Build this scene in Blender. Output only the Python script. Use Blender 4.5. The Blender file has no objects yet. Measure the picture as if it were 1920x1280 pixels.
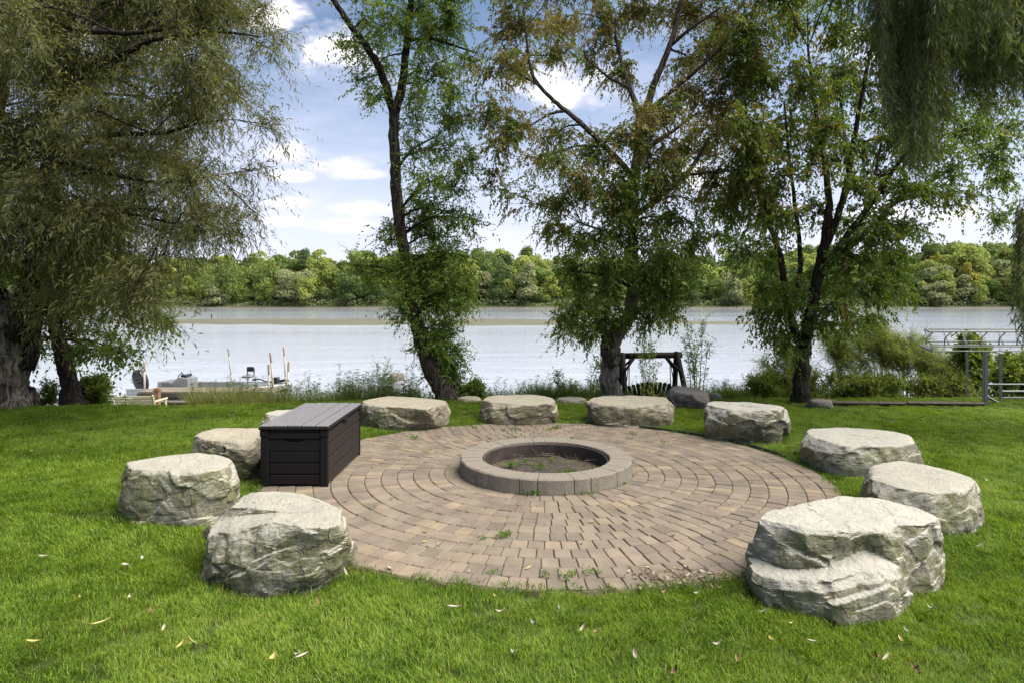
import bpy, math, random
import numpy as np
from mathutils import Vector
R = math.radians
rng = np.random.default_rng(7)
random.seed(7)
sc = bpy.context.scene
col = sc.collection

# ------------------------------------------------------------------ camera
F, YH, H = 1177.0, 563.0, 1.60            # focal length and horizon row of the 1920 px photo, eye height
SL = 18.2 / F                              # the lawn falls gently towards the river
cam_d = bpy.data.cameras.new('camera'); cam = bpy.data.objects.new('camera', cam_d); col.objects.link(cam)
cam.location = (0, 0, H); cam.rotation_euler = (R(90), 0, 0)
cam_d.sensor_width = 36; cam_d.lens = 36 * F / 1920; cam_d.shift_y = -(640 - YH) / 1920
cam_d.clip_start = 0.05; cam_d.clip_end = 9000
sc.camera = cam

# ------------------------------------------------------------------ node helpers
class NT:
    def __init__(s, tree): s.t = tree; s.n = tree.nodes; s.l = tree.links
    def new(s, typ, **kw):
        nd = s.n.new(typ)
        for k, v in kw.items():
            if k == 'inp':
                for a, b in v.items(): s.put(nd, a, b)
            else: setattr(nd, k, v)
        return nd
    def put(s, nd, a, b):
        sock = nd.inputs[a]
        if isinstance(b, bpy.types.NodeSocket): s.l.new(b, sock)
        else: sock.default_value = b
    def math(s, op, a, b=None, c=None, clamp=False):
        nd = s.n.new('ShaderNodeMath'); nd.operation = op; nd.use_clamp = clamp
        s.put(nd, 0, a)
        if b is not None: s.put(nd, 1, b)
        if c is not None: s.put(nd, 2, c)
        return nd.outputs[0]
    def noise(s, vec, scale, detail=4, rough=0.55, dist=0.0, out='Fac'):
        nd = s.n.new('ShaderNodeTexNoise')
        if vec is not None: s.l.new(vec, nd.inputs['Vector'])
        nd.inputs['Scale'].default_value = scale; nd.inputs['Detail'].default_value = detail
        nd.inputs['Roughness'].default_value = rough; nd.inputs['Distortion'].default_value = dist
        return nd.outputs[out]
    def ramp(s, fac, stops, interp='LINEAR'):
        nd = s.n.new('ShaderNodeValToRGB'); cr = nd.color_ramp; cr.interpolation = interp
        while len(cr.elements) < len(stops): cr.elements.new(0.5)
        for e, (p, c) in zip(cr.elements, stops):
            e.position = p; e.color = (c, c, c, 1) if isinstance(c, (int, float)) else tuple(c) + (1,)
        s.put(nd, 'Fac', fac); return nd.outputs['Color']
    def mix(s, fac, a, b, blend='MIX'):
        nd = s.n.new('ShaderNodeMix'); nd.data_type = 'RGBA'; nd.blend_type = blend
        s.put(nd, 'Factor', fac)
        for k, v in ((6, a), (7, b)):
            s.put(nd, k, v if isinstance(v, bpy.types.NodeSocket) else tuple(v) + (1,))
        return nd.outputs[2]
    def mapping(s, vec, scale=(1, 1, 1), loc=(0, 0, 0), rot=(0, 0, 0)):
        nd = s.n.new('ShaderNodeMapping'); s.l.new(vec, nd.inputs[0])
        nd.inputs['Scale'].default_value = scale; nd.inputs['Location'].default_value = loc; nd.inputs['Rotation'].default_value = rot
        return nd.outputs[0]
    def bump(s, h, strength=0.5, dist=0.01, normal=None):
        nd = s.n.new('ShaderNodeBump'); s.l.new(h, nd.inputs['Height'])
        nd.inputs['Strength'].default_value = strength; nd.inputs['Distance'].default_value = dist
        if normal is not None: s.l.new(normal, nd.inputs['Normal'])
        return nd.outputs[0]
    def attr(s, name): 
        nd = s.n.new('ShaderNodeAttribute'); nd.attribute_name = name; return nd.outputs['Fac']

# ------------------------------------------------------------------ sky
world = bpy.data.worlds.new('World'); sc.world = world; world.use_nodes = True
w = NT(world.node_tree); w.n.clear()
SUN_EL, SUN_AZ = R(57), R(100)              # azimuth clockwise from +Y
sky = w.new('ShaderNodeTexSky', sky_type='NISHITA', sun_disc=False, sun_elevation=SUN_EL, sun_rotation=SUN_AZ,
            altitude=100, air_density=1.0, dust_density=0.6, ozone_density=1.3)
tc = w.new('ShaderNodeTexCoord').outputs['Generated']
sep = w.new('ShaderNodeSeparateXYZ', inp={0: tc})
ay = w.math('MAXIMUM', w.math('ABSOLUTE', sep.outputs[1]), 0.08)
U = w.math('DIVIDE', sep.outputs[0], ay); V = w.math('DIVIDE', sep.outputs[2], ay)
uv = w.new('ShaderNodeCombineXYZ', inp={0: U, 1: V}).outputs[0]
uvs = w.mapping(uv, (1, 1.5, 1))
n1 = w.noise(uvs, 12, 8, 0.6); n2 = w.noise(uvs, 34, 5, 0.6)
pert = w.math('MULTIPLY_ADD', w.math('ADD', n1, w.math('MULTIPLY', n2, 0.45)), 5.0, -3.62)
clouds = [(608, 88, 62, 34), (652, 110, 52, 20), (540, 285, 52, 17), (640, 312, 50, 15), (672, 327, 52, 10), (540, 380, 42, 8), (680, 392, 50, 12),
          (640, 423, 55, 13), (1060, 158, 85, 36), (1700, 90, 120, 40), (250, 60, 120, 40), (1250, 330, 120, 22), (545, 330, 45, 9),
          (520, 415, 40, 8), (590, -80, 120, 30), (1750, 400, 140, 18), (500, 30, 60, 26)]
best = None
for (px, py, a, b) in clouds:
    du = w.math('MULTIPLY', w.math('SUBTRACT', U, (px - 960) / F), F / (a * 1.15))
    dv = w.math('MULTIPLY', w.math('SUBTRACT', V, (YH - py) / F), F / (b * 1.15))
    e = w.math('ADD', w.math('MULTIPLY', du, du), w.math('MULTIPLY', dv, dv))
    val = w.math('SUBTRACT', 1.0, e)
    best = val if best is None else w.math('MAXIMUM', best, val)
field = w.math('ADD', best, pert)
mask = w.new('ShaderNodeMapRange', interpolation_type='SMOOTHSTEP', inp={0: field, 1: -0.8, 2: 1.3}).outputs[0]
inner = w.new('ShaderNodeMapRange', interpolation_type='SMOOTHSTEP', inp={0: field, 1: 0.2, 2: 1.3}).outputs[0]
cirrus = w.new('ShaderNodeMapRange', interpolation_type='SMOOTHSTEP', inp={0: w.noise(w.mapping(uv, (2.2, 7, 1), (3, 1, 0)), 1.6, 6, 0.6), 1: 0.42, 2: 0.75}).outputs[0]
low = w.new('ShaderNodeMapRange', interpolation_type='SMOOTHSTEP', inp={0: sep.outputs[2], 1: 0.0, 2: 0.46, 3: 0.88, 4: 0.0}).outputs[0]
veil = w.math('ADD', w.math('MULTIPLY', low, 0.80), w.math('MULTIPLY', cirrus, 0.30), clamp=True)
SKY_S = 0.066
base = w.mix(veil, sky.outputs[0], (6.6, 6.6, 8.0))
cl = w.mix(inner, (7.2, 7.1, 7.9), (10.6, 10.2, 10.0))
skyc = w.mix(w.math('MULTIPLY', mask, 0.95), base, cl)
bg = w.new('ShaderNodeBackground', inp={0: skyc, 1: SKY_S})
wo = w.new('ShaderNodeOutputWorld', inp={0: bg.outputs[0]})

sun_d = bpy.data.lights.new('sun', 'SUN'); sun = bpy.data.objects.new('sun', sun_d); col.objects.link(sun)
sun_d.energy = 4.8; sun_d.angle = R(62); sun_d.color = (1.0, 0.94, 0.84)
sdir = Vector((math.sin(SUN_AZ) * math.cos(SUN_EL), math.cos(SUN_AZ) * math.cos(SUN_EL), math.sin(SUN_EL)))
sun.rotation_euler = sdir.to_track_quat('Z', 'Y').to_euler(); sun.location = (20, 10, 40)
sc.view_settings.view_transform = 'Standard'; sc.view_settings.look = 'None'
sc.view_settings.exposure = 1.25; sc.view_settings.gamma = 1; sc.view_settings.use_curve_mapping = False
sc.cycles.max_bounces = 8; sc.cycles.transparent_max_bounces = 6; sc.cycles.caustics_reflective = False; sc.cycles.caustics_refractive = False

# ------------------------------------------------------------------ geometry helpers
def W(px, py, d):                          # the point seen at photo pixel px,py at distance d
    return np.array([(px - 960) / F * d, d, H - (py - YH) / F * d])
def GP(px, py, h=0.0):                     # the point h above the lawn plane seen at px,py
    d = F * (H - h) / (py - YH - F * SL)
    return np.array([(px - 960) / F * d, d, h - SL * d])
def edge_y(x): return np.interp(x, [-9, -5, -1, 3, 9], [10.50, 10.70, 11.40, 11.50, 11.60])
def ground_z(x, y):
    x = np.asarray(x, float); y = np.asarray(y, float)
    e = edge_y(x)
    z = -SL * np.minimum(y, e)
    t = np.clip((y - e) / 2.9, 0, 1); t = .35 * t * t * (3 - 2 * t) + .65 * t; z = z * (1 - t) + (-1.42) * t
    z = np.where(y > e + 2.9, np.interp(y, [14, 17.6, 20.5, 32, 268, 277, 282, 300, 320, 350, 420, 3000],
                                        [-1.42, -1.6, -2.3, -3.4, -3.4, -1.9, -1.2, 1.5, 6, 11, 15, 15]), z)
    return z
WATER = -1.90

def hash3(i, j, k, s=0):
    n = (i * 374761393 + j * 668265263 + k * 2147483647 + s * 1274126177) & 0xffffffff
    n = ((n ^ (n >> 13)) * 1274126177) & 0xffffffff
    n = ((n ^ (n >> 16)) * 2246822519) & 0xffffffff
    return ((n ^ (n >> 15)) & 0xffffff) / float(0xffffff)
def vnoise(P, s=0):
    P = np.asarray(P, float); I = np.floor(P).astype(np.int64); f = P - I; f = f * f * (3 - 2 * f); r = 0
    for a in (0, 1):
        for b in (0, 1):
            for c in (0, 1):
                r = r + hash3(I[:, 0] + a, I[:, 1] + b, I[:, 2] + c, s) * \
                    (f[:, 0] if a else 1 - f[:, 0]) * (f[:, 1] if b else 1 - f[:, 1]) * (f[:, 2] if c else 1 - f[:, 2])
    return r * 2 - 1
def fbm(P, oct=4, s=0):
    r = 0; a = 1.0
    for o in range(oct): r = r + a * vnoise(P * 2 ** o + o * 17.3, s + o); a *= 0.5
    return r
def facets(P, s=0):                        # every Voronoi cell is a tilted plane: broken stone
    I = np.floor(P).astype(np.int64); bd = np.full(len(P), 1e9); val = np.zeros(len(P))
    for a in (-1, 0, 1):
        for b in (-1, 0, 1):
            for c in (-1, 0, 1):
                J = I + [a, b, c]
                h = [hash3(J[:, 0], J[:, 1], J[:, 2], s + q) for q in range(7)]
                D = P - (J + np.stack(h[:3], 1)); dd = (D * D).sum(1)
                v = (D * (np.stack(h[3:6], 1) * 2 - 1)).sum(1) + (h[6] - 0.5) * 0.7
                m = dd < bd; bd = np.where(m, dd, bd); val = np.where(m, v, val)
    return val

def link(o, parent=None):
    col.objects.link(o)
    if parent is not None: o.parent = parent
    return o
def tag(o, label=None, cat=None, group=None, kind=None):
    if label: o['label'] = label
    if cat: o['category'] = cat
    if group: o['group'] = group
    if kind: o['kind'] = kind
    return o
def empty(name, loc=(0, 0, 0), rz=0):
    o = bpy.data.objects.new(name, None); o.empty_display_size = 0.1; link(o); o.location = loc; o.rotation_euler = (0, 0, rz); return o

class MB:
    def __init__(s): s.v = []; s.q = []; s.t = []; s.n = 0; s.a = []; s.poly = []
    def add(s, v, quads=None, tris=None, rnd=None, polys=None):
        v = np.asarray(v, float).reshape(-1, 3)
        if quads is not None and len(quads): s.q.append(np.asarray(quads, int).reshape(-1, 4) + s.n)
        if tris is not None and len(tris): s.t.append(np.asarray(tris, int).reshape(-1, 3) + s.n)
        if polys: s.poly += [[i + s.n for i in p] for p in polys]
        s.v.append(v); s.a.append(np.full(len(v), 0.5) if rnd is None else np.broadcast_to(np.asarray(rnd, float), (len(v),)))
        s.n += len(v); return s
    def mesh(s, name, mat, origin=(0, 0, 0), smooth=False):
        me = bpy.data.meshes.new(name)
        v = np.concatenate(s.v) - np.asarray(origin, float)
        q = np.concatenate(s.q) if s.q else np.zeros((0, 4), int)
        t = np.concatenate(s.t) if s.t else np.zeros((0, 3), int)
        pl = [len(p) for p in s.poly]; pi = [i for p in s.poly for i in p]
        loops = np.concatenate([q.ravel(), t.ravel(), np.array(pi, int)]).astype(np.int32)
        tot = np.concatenate([np.full(len(q), 4), np.full(len(t), 3), np.array(pl, int)]).astype(np.int32)
        start = (np.cumsum(tot) - tot).astype(np.int32)
        me.vertices.add(len(v)); me.vertices.foreach_set('co', v.astype(np.float32).ravel())
        me.loops.add(len(loops)); me.loops.foreach_set('vertex_index', loops)
        me.polygons.add(len(tot)); me.polygons.foreach_set('loop_start', start); me.polygons.foreach_set('loop_total', tot)
        me.polygons.foreach_set('use_smooth', np.full(len(tot), smooth, dtype=bool))
        at = me.attributes.new('rnd', 'FLOAT', 'POINT'); at.data.foreach_set('value', np.concatenate(s.a).astype(np.float32))
        me.update(calc_edges=True)
        if mat: me.materials.append(mat)
        return me
    def build(s, name, mat, parent=None, origin=(0, 0, 0), smooth=False):
        return link(bpy.data.objects.new(name, s.mesh(name, mat, origin, smooth)), parent)

def rotz(v, a):
    c, s = math.cos(a), math.sin(a); v = np.asarray(v, float); o = v.copy()
    o[..., 0] = v[..., 0] * c - v[..., 1] * s; o[..., 1] = v[..., 0] * s + v[..., 1] * c; return o
def cbox(mb, lo, hi, b=0.004, M=None, rnd=None):        # a box with chamfered edges
    lo = np.array(lo, float); hi = np.array(hi, float); b = min(b, (hi - lo).min() * 0.45)
    V = []; idx = {}
    for sx in (0, 1):
        for sy in (0, 1):
            for sz in (0, 1):
                for ax in range(3):
                    p = np.where([sx, sy, sz], hi, lo).astype(float)
                    for k in range(3):
                        if k != ax: p[k] += b if [sx, sy, sz][k] == 0 else -b
                    idx[(sx, sy, sz, ax)] = len(V); V.append(p)
    Q = []; T = []
    for ax in range(3):
        o1, o2 = [k for k in range(3) if k != ax]
        for sd in (0, 1):
            f = []
            for (p, q) in ((0, 0), (1, 0), (1, 1), (0, 1)):
                c = [0, 0, 0]; c[ax] = sd; c[o1] = p; c[o2] = q; f.append(idx[tuple(c) + (ax,)])
            Q.append(f)
        for p in (0, 1):                                   # edges parallel to ax
            for q in (0, 1):
                c0 = [0, 0, 0]; c0[o1] = p; c0[o2] = q; c1 = list(c0); c1[ax] = 1
                Q.append([idx[tuple(c0) + (o1,)], idx[tuple(c1) + (o1,)], idx[tuple(c1) + (o2,)], idx[tuple(c0) + (o2,)]])
    for sx in (0, 1):
        for sy in (0, 1):
            for sz in (0, 1): T.append([idx[(sx, sy, sz, k)] for k in range(3)])
    V = np.array(V); c = V.mean(0)
    def fix(f):
        a = V[f]; n = np.cross(a[1] - a[0], a[2] - a[0]); return f if n @ (a.mean(0) - c) > 0 else f[::-1]
    Q = [fix(f) for f in Q]; T = [fix(f) for f in T]
    if M is not None: V = M(V)
    return mb.add(V, Q, T, rnd)
def spline(P, n=6):
    P = np.asarray(P, float); out = []
    Q = np.vstack([2 * P[0] - P[1], P, 2 * P[-1] - P[-2]])
    for i in range(1, len(Q) - 2):
        p0, p1, p2, p3 = Q[i - 1:i + 3]
        for t in np.arange(n) / n:
            out.append(0.5 * ((2 * p1) + (p2 - p0) * t + (2 * p0 - 5 * p1 + 4 * p2 - p3) * t * t + (3 * p1 - p0 - 3 * p2 + p3) * t ** 3))
    out.append(P[-1]); return np.array(out)
def tube(mb, path, rad, n=8, cap=True, rnd=None, rough=0.0):
    path = np.asarray(path, float); m = len(path); rad = np.broadcast_to(np.asarray(rad, float), (m,))
    T = np.gradient(path, axis=0); T /= np.linalg.norm(T, axis=1)[:, None] + 1e-9
    up = np.array([0.31, 0.21, 0.93]) if abs(T[0][2]) < 0.8 else np.array([0.93, 0.31, 0.1])
    N = []; a = up
    for t in T:
        a = a - t * (a @ t); a /= np.linalg.norm(a) + 1e-9; N.append(a)
    N = np.array(N); B = np.cross(T, N); an = np.arange(n) * 2 * np.pi / n
    rr = rad[:, None] * np.ones((1, n))
    if rough: rr = rr * (1 + rough * .6 * (rng.random((m, n)) - 0.5) + rough * np.sin(3 * an + path[0, 0] * 7)[None, :] + (rough * .9 * np.sin(7 * an[None, :] + path[:, 2:3] * 1.3) if n > 12 else 0))
    V = path[:, None] + rr[..., None] * (np.cos(an)[None, :, None] * N[:, None] + np.sin(an)[None, :, None] * B[:, None])
    i = np.arange(m - 1)[:, None] * n; j = np.arange(n)[None, :]; k = (np.arange(n) + 1)[None, :] % n
    Q = np.stack([i + j, i + k, i + n + k, i + n + j], -1).reshape(-1, 4)
    mb.add(V.reshape(-1, 3), Q, None, rnd, [list(range(n))[::-1], list(range((m - 1) * n, m * n))] if cap else None)
    return mb
def bar(mb, a, b, r, n=8): return tube(mb, [a, b], [r, r] if np.isscalar(r) else r, n)
def grid(mb, V, rnd=None, wrap=False):                    # V (rows, cols, 3)
    m, n = V.shape[:2]; i = np.arange(m - 1)[:, None]; j = np.arange(n if wrap else n - 1)[None, :]; k = (j + 1) % n
    Q = np.stack([i * n + j, i * n + k, (i + 1) * n + k, (i + 1) * n + j], -1).reshape(-1, 4)
    return mb.add(V.reshape(-1, 3), Q, None, rnd)

# ------------------------------------------------------------------ materials
def new_mat(name):
    m = bpy.data.materials.new(name); m.use_nodes = True; t = NT(m.node_tree); t.n.clear()
    out = t.new('ShaderNodeOutputMaterial'); return m, t, out
def pbr(t, out, colr, rough=0.8, normal=None, spec=0.3, metal=0.0):
    p = t.new('ShaderNodeBsdfPrincipled'); t.put(p, 'Base Color', colr if isinstance(colr, bpy.types.NodeSocket) else tuple(colr) + (1,))
    t.put(p, 'Roughness', rough); p.inputs['Specular IOR Level'].default_value = spec; p.inputs['Metallic'].default_value = metal
    if normal is not None: t.l.new(normal, p.inputs['Normal'])
    if out is not None: t.l.new(p.outputs[0], out.inputs[0])
    return p
def geo(t): return t.new('ShaderNodeNewGeometry')
def objc(t): return t.new('ShaderNodeTexCoord').outputs['Object']

def leaf_mat(name, stops, transl=0.4, rough=0.5, patch=None):
    m, t, out = new_mat(name)
    c = t.ramp(t.attr('rnd'), stops)
    hv = t.new('ShaderNodeObjectInfo').outputs['Random']
    p = pbr(t, None, c, rough, None, 0.35)
    tr = t.new('ShaderNodeBsdfTranslucent'); t.l.new(t.mix(1.0, c, (1.35, 1.3, 0.45), 'MULTIPLY'), tr.inputs[0])
    mx = t.new('ShaderNodeMixShader', inp={0: transl}); t.l.new(p.outputs[0], mx.inputs[1]); t.l.new(tr.outputs[0], mx.inputs[2])
    t.l.new(mx.outputs[0], out.inputs[0]); return m
M = {}
M['leaf_ash'] = leaf_mat('ash_leaf', [(0, (0.064, 0.106, 0.022)), (0.45, (0.117, 0.186, 0.031)), (0.8, (0.175, 0.242, 0.04)), (0.93, (0.268, 0.284, 0.048)), (1, (0.303, 0.21, 0.067))], 0.48)
M['leaf_elder'] = leaf_mat('box_elder_leaf', [(0, (0.064, 0.103, 0.019)), (0.3, (0.108, 0.163, 0.028)), (0.54, (0.156, 0.209, 0.036)), (0.62, (0.185, 0.178, 0.057)), (0.8, (0.22, 0.178, 0.078)), (1, (0.179, 0.133, 0.065))], 0.48)
M['leaf_maple'] = leaf_mat('maple_leaf', [(0, (0.058, 0.097, 0.02)), (0.5, (0.111, 0.169, 0.027)), (0.8, (0.18, 0.235, 0.036)), (0.92, (0.234, 0.182, 0.062)), (1, (0.234, 0.146, 0.069))], 0.46)
M['leaf_willow'] = leaf_mat('willow_leaf', [(0, (0.07, 0.085, 0.026)), (0.45, (0.12, 0.131, 0.044)), (0.8, (0.178, 0.172, 0.072)), (0.93, (0.27, 0.245, 0.13)), (1, (0.245, 0.184, 0.114))], 0.45)
M['leaf_weep'] = leaf_mat('weeping_willow_leaf', [(0, (0.051, 0.078, 0.029)), (0.5, (0.087, 0.122, 0.044)), (0.85, (0.134, 0.171, 0.061)), (1, (0.175, 0.183, 0.061))], 0.42)
M['leaf_shrub'] = leaf_mat('shrub_leaf', [(0, (.06, .10, .02)), (.5, (.115, .17, .03)), (1, (.20, .235, .045))], 0.45)
M['leaf_scrub'] = leaf_mat('scrub_leaf', [(0, (0.093, 0.131, 0.035)), (0.5, (0.165, 0.219, 0.059)), (1, (0.264, 0.3, 0.106))], 0.5)
M['weed'] = leaf_mat('bank_weed', [(0, (.05, .09, .02)), (.5, (.10, .15, .035)), (.8, (.17, .19, .06)), (1, (.24, .20, .09))], 0.4)
M['joint_weed'] = leaf_mat('joint_weed', [(0, (.06, .12, .02)), (1, (.14, .22, .04))], 0.4)

def grass_mat():
    m, t, out = new_mat('lawn_blades')
    pos = geo(t).outputs['Position']
    big = t.noise(pos, 0.8, 4, 0.65); mid = t.noise(pos, 4.5, 4, 0.65)
    f = t.math('ADD', t.math('MULTIPLY', big, 0.55), t.math('MULTIPLY', mid, 0.45))
    f = t.math('ADD', f, t.math('MULTIPLY_ADD', t.attr('rnd'), 0.42, -0.21))
    c = t.ramp(f, [(.28, (.048, .096, .011)), (.43, (.100, .178, .017)), (.56, (.163, .250, .026)), (.69, (.235, .312, .043)), (.84, (.31, .345, .11))])
    c = t.mix(t.ramp(t.attr('rnd'), [(.93, 0.0), (.95, .75)]), c, (.34, .31, .14))
    p = pbr(t, None, c, 0.6, None, 0.12)
    tr = t.new('ShaderNodeBsdfTranslucent'); t.l.new(t.mix(1.0, c, (1.2, 1.25, 0.5), 'MULTIPLY'), tr.inputs[0])
    mx = t.new('ShaderNodeMixShader', inp={0: 0.4}); t.l.new(p.outputs[0], mx.inputs[1]); t.l.new(tr.outputs[0], mx.inputs[2])
    t.l.new(mx.outputs[0], out.inputs[0]); return m
M['grass'] = grass_mat()

def ground_mat():
    m, t, out = new_mat('lawn_and_bank'); pos = geo(t).outputs['Position']
    n = t.noise(pos, 3.0, 5, 0.65); nf = t.noise(pos, 60, 4, 0.7)
    lawn = t.ramp(t.math('ADD', t.math('MULTIPLY', n, 0.5), t.math('MULTIPLY', nf, 0.5)), [(.3, (.022, .032, .010)), (.5, (.05, .065, .02)), (.7, (.085, .095, .035))])
    bank = t.ramp(t.math('ADD', t.math('MULTIPLY', n, 0.6), t.math('MULTIPLY', nf, 0.4)), [(.3, (.05, .055, .022)), (.5, (.11, .10, .055)), (.7, (.16, .16, .06))])
    far = t.ramp(t.noise(pos, 0.12, 4, 0.6), [(.3, (.04, .07, .02)), (.7, (.08, .11, .03))])
    z = t.attr('rnd')
    c = t.mix(t.ramp(z, [(0.15, 0.0), (0.35, 1.0)]), lawn, bank)
    c = t.mix(t.ramp(z, [(0.7, 0.0), (0.9, 1.0)]), c, far)
    pbr(t, out, c, 0.95, t.bump(nf, 0.6, 0.02), 0.1); return m
M['ground'] = ground_mat()

def water_mat():
    m, t, out = new_mat('river_water'); pos = geo(t).outputs['Position']
    a = t.noise(t.mapping(pos, (1.0, 1.7, 1)), 2.6, 5, 0.65, 0.4)
    b = t.noise(t.mapping(pos, (0.35, 0.8, 1)), 0.55, 3, 0.55)
    calm = t.ramp(t.noise(t.mapping(pos, (0.010, 0.05, 1)), 1.0, 3, 0.5), [(.35, .35), (.65, 1.0)])
    yy = t.new('ShaderNodeSeparateXYZ', inp={0: pos}).outputs[1]
    lee = t.new('ShaderNodeMapRange', interpolation_type='SMOOTHSTEP', inp={0: yy, 1: 150.0, 2: 265.0, 3: 1.0, 4: 0.10}).outputs[0]   # sheltered under the far bank
    calm = t.math('MULTIPLY', calm, lee)
    h = t.math('MULTIPLY', t.math('ADD', t.math('MULTIPLY', a, 0.7), t.math('MULTIPLY', b, 1.2)), calm)
    nrm = t.bump(h, 0.6, 0.13)
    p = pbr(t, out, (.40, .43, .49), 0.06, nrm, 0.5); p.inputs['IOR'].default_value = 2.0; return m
M['water'] = water_mat()

def stone_mat(name, base, dark, pale, moss_amt=0.5, seed=0.0):
    m, t, out = new_mat(name); pos = geo(t)
    oc = t.mapping(objc(t), (1, 1, 1), (seed * 3.1, seed * 1.7, seed * 0.9))
    n0 = t.noise(oc, 2.6, 7, 0.66, 0.6); n1 = t.noise(oc, 9, 7, 0.70, 0.3); n2 = t.noise(oc, 44, 5, 0.72)
    lay = t.noise(t.mapping(oc, (1.2, 1.2, 7)), 4.0, 6, 0.7)
    f = t.math('ADD', t.math('ADD', t.math('MULTIPLY', n0, 0.42), t.math('MULTIPLY', n1, 0.36)), t.math('MULTIPLY', n2, 0.22))
    c = t.ramp(f, [(.36, dark), (.47, base), (.60, pale)])
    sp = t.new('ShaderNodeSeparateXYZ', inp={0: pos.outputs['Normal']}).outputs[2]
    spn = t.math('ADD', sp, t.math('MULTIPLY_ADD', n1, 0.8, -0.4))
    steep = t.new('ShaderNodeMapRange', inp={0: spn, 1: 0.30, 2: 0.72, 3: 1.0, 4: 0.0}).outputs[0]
    # paler tone mixed in on upward faces; grey lichen crust, stain and moss on the split faces
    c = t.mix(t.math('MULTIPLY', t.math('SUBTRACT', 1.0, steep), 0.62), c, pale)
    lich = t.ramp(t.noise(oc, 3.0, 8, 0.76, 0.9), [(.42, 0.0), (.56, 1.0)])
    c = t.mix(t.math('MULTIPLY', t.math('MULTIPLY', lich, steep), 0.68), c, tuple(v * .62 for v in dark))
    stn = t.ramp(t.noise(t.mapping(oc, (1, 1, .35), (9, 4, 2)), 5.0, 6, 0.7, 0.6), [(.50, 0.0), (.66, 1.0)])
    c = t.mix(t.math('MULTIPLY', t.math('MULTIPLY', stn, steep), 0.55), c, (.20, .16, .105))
    mossf = t.ramp(t.noise(t.mapping(oc, (1, 1, 0.7), (5, 2, 1)), 2.7, 8, 0.76, 0.7), [(.455, 0.0), (.55, 1.0)])
    mfine = t.ramp(n2, [(.40, 0.15), (.56, 1.0)])
    mm = t.math('MULTIPLY', t.math('MULTIPLY', t.math('MULTIPLY', mossf, mfine), t.math('MULTIPLY_ADD', steep, 0.92, 0.03)), moss_amt)
    c = t.mix(mm, c, t.ramp(n1, [(.38, (.085, .095, .025)), (.62, (.185, .20, .07))]))
    vo = t.new('ShaderNodeTexVoronoi', feature='DISTANCE_TO_EDGE'); wv = t.mix(0.12, oc, t.noise(oc, 6, 4, .6, 0, 'Color')); t.l.new(wv, vo.inputs['Vector']); vo.inputs['Scale'].default_value = 3.4
    crack = t.math('MULTIPLY', t.ramp(vo.outputs['Distance'], [(0.0, 1.0), (.012, 0.0)]), t.ramp(t.noise(oc, 2.0, 3, .5), [(.54, 0.0), (.62, 1.0)]))
    c = t.mix(t.math('MULTIPLY', t.math('MULTIPLY', crack, steep), 0.45), c, (.05, .042, .03))
    spk = t.ramp(t.noise(oc, 62, 3, 0.6), [(.30, 1.0), (.37, 0.0)])
    c = t.mix(t.math('MULTIPLY', spk, 0.65), c, (.085, .075, .055))
    hgt = t.math('ADD', t.math('ADD', t.math('MULTIPLY', n1, 1.0), t.math('MULTIPLY', n2, 0.5)), t.math('MULTIPLY', lay, 0.45))
    hgt = t.math('SUBTRACT', hgt, t.math('MULTIPLY', t.math('MULTIPLY', crack, steep), 0.4))
    pbr(t, out, c, 0.92, t.bump(hgt, 1.0, 0.032), 0.12); return m
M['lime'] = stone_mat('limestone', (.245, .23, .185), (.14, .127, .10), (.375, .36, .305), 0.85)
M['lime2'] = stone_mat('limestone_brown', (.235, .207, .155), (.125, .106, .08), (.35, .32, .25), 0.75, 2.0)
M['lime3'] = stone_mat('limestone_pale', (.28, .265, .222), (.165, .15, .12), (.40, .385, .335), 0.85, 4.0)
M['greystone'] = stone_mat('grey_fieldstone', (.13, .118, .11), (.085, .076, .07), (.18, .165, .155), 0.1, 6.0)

def paver_mat(name, per_object):
    m, t, out = new_mat(name); pos = geo(t).outputs['Position']
    r = t.new('ShaderNodeObjectInfo').outputs['Random'] if per_object else t.attr('rnd')
    c = t.ramp(r, [(0, (0.144, 0.121, 0.099)), (.3, (0.17, 0.14, 0.115)), (.6, (0.188, 0.155, 0.122)), (.88, (0.201, 0.166, 0.128)), (.97, (0.221, 0.179, 0.13)), (1, (0.251, 0.2, 0.136))])
    n = t.noise(pos, 5, 4, 0.6); g = t.noise(pos, 260, 3, 0.7); g2 = t.noise(pos, 55, 4, 0.65)
    c = t.mix(0.55, c, t.ramp(n, [(.3, (.52, .50, .48)), (.7, (1.2, 1.18, 1.12))]), 'MULTIPLY')
    c = t.mix(0.75, c, t.ramp(g, [(.3, (.55, .55, .55)), (.7, (1.35, 1.33, 1.3))]), 'MULTIPLY')
    st = t.ramp(t.noise(pos, 1.1, 6, 0.65), [(.50, 0.0), (.68, 1.0)])
    c = t.mix(t.math('MULTIPLY', st, 0.35), c, (.13, .115, .075))
    pbr(t, out, c, 0.9, t.bump(t.math('ADD', g, g2), 0.5, 0.004), 0.2); return m
M['paver'] = paver_mat('clay_grey_paver', True); M['paver_f'] = paver_mat('clay_grey_paver_field', False)

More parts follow.
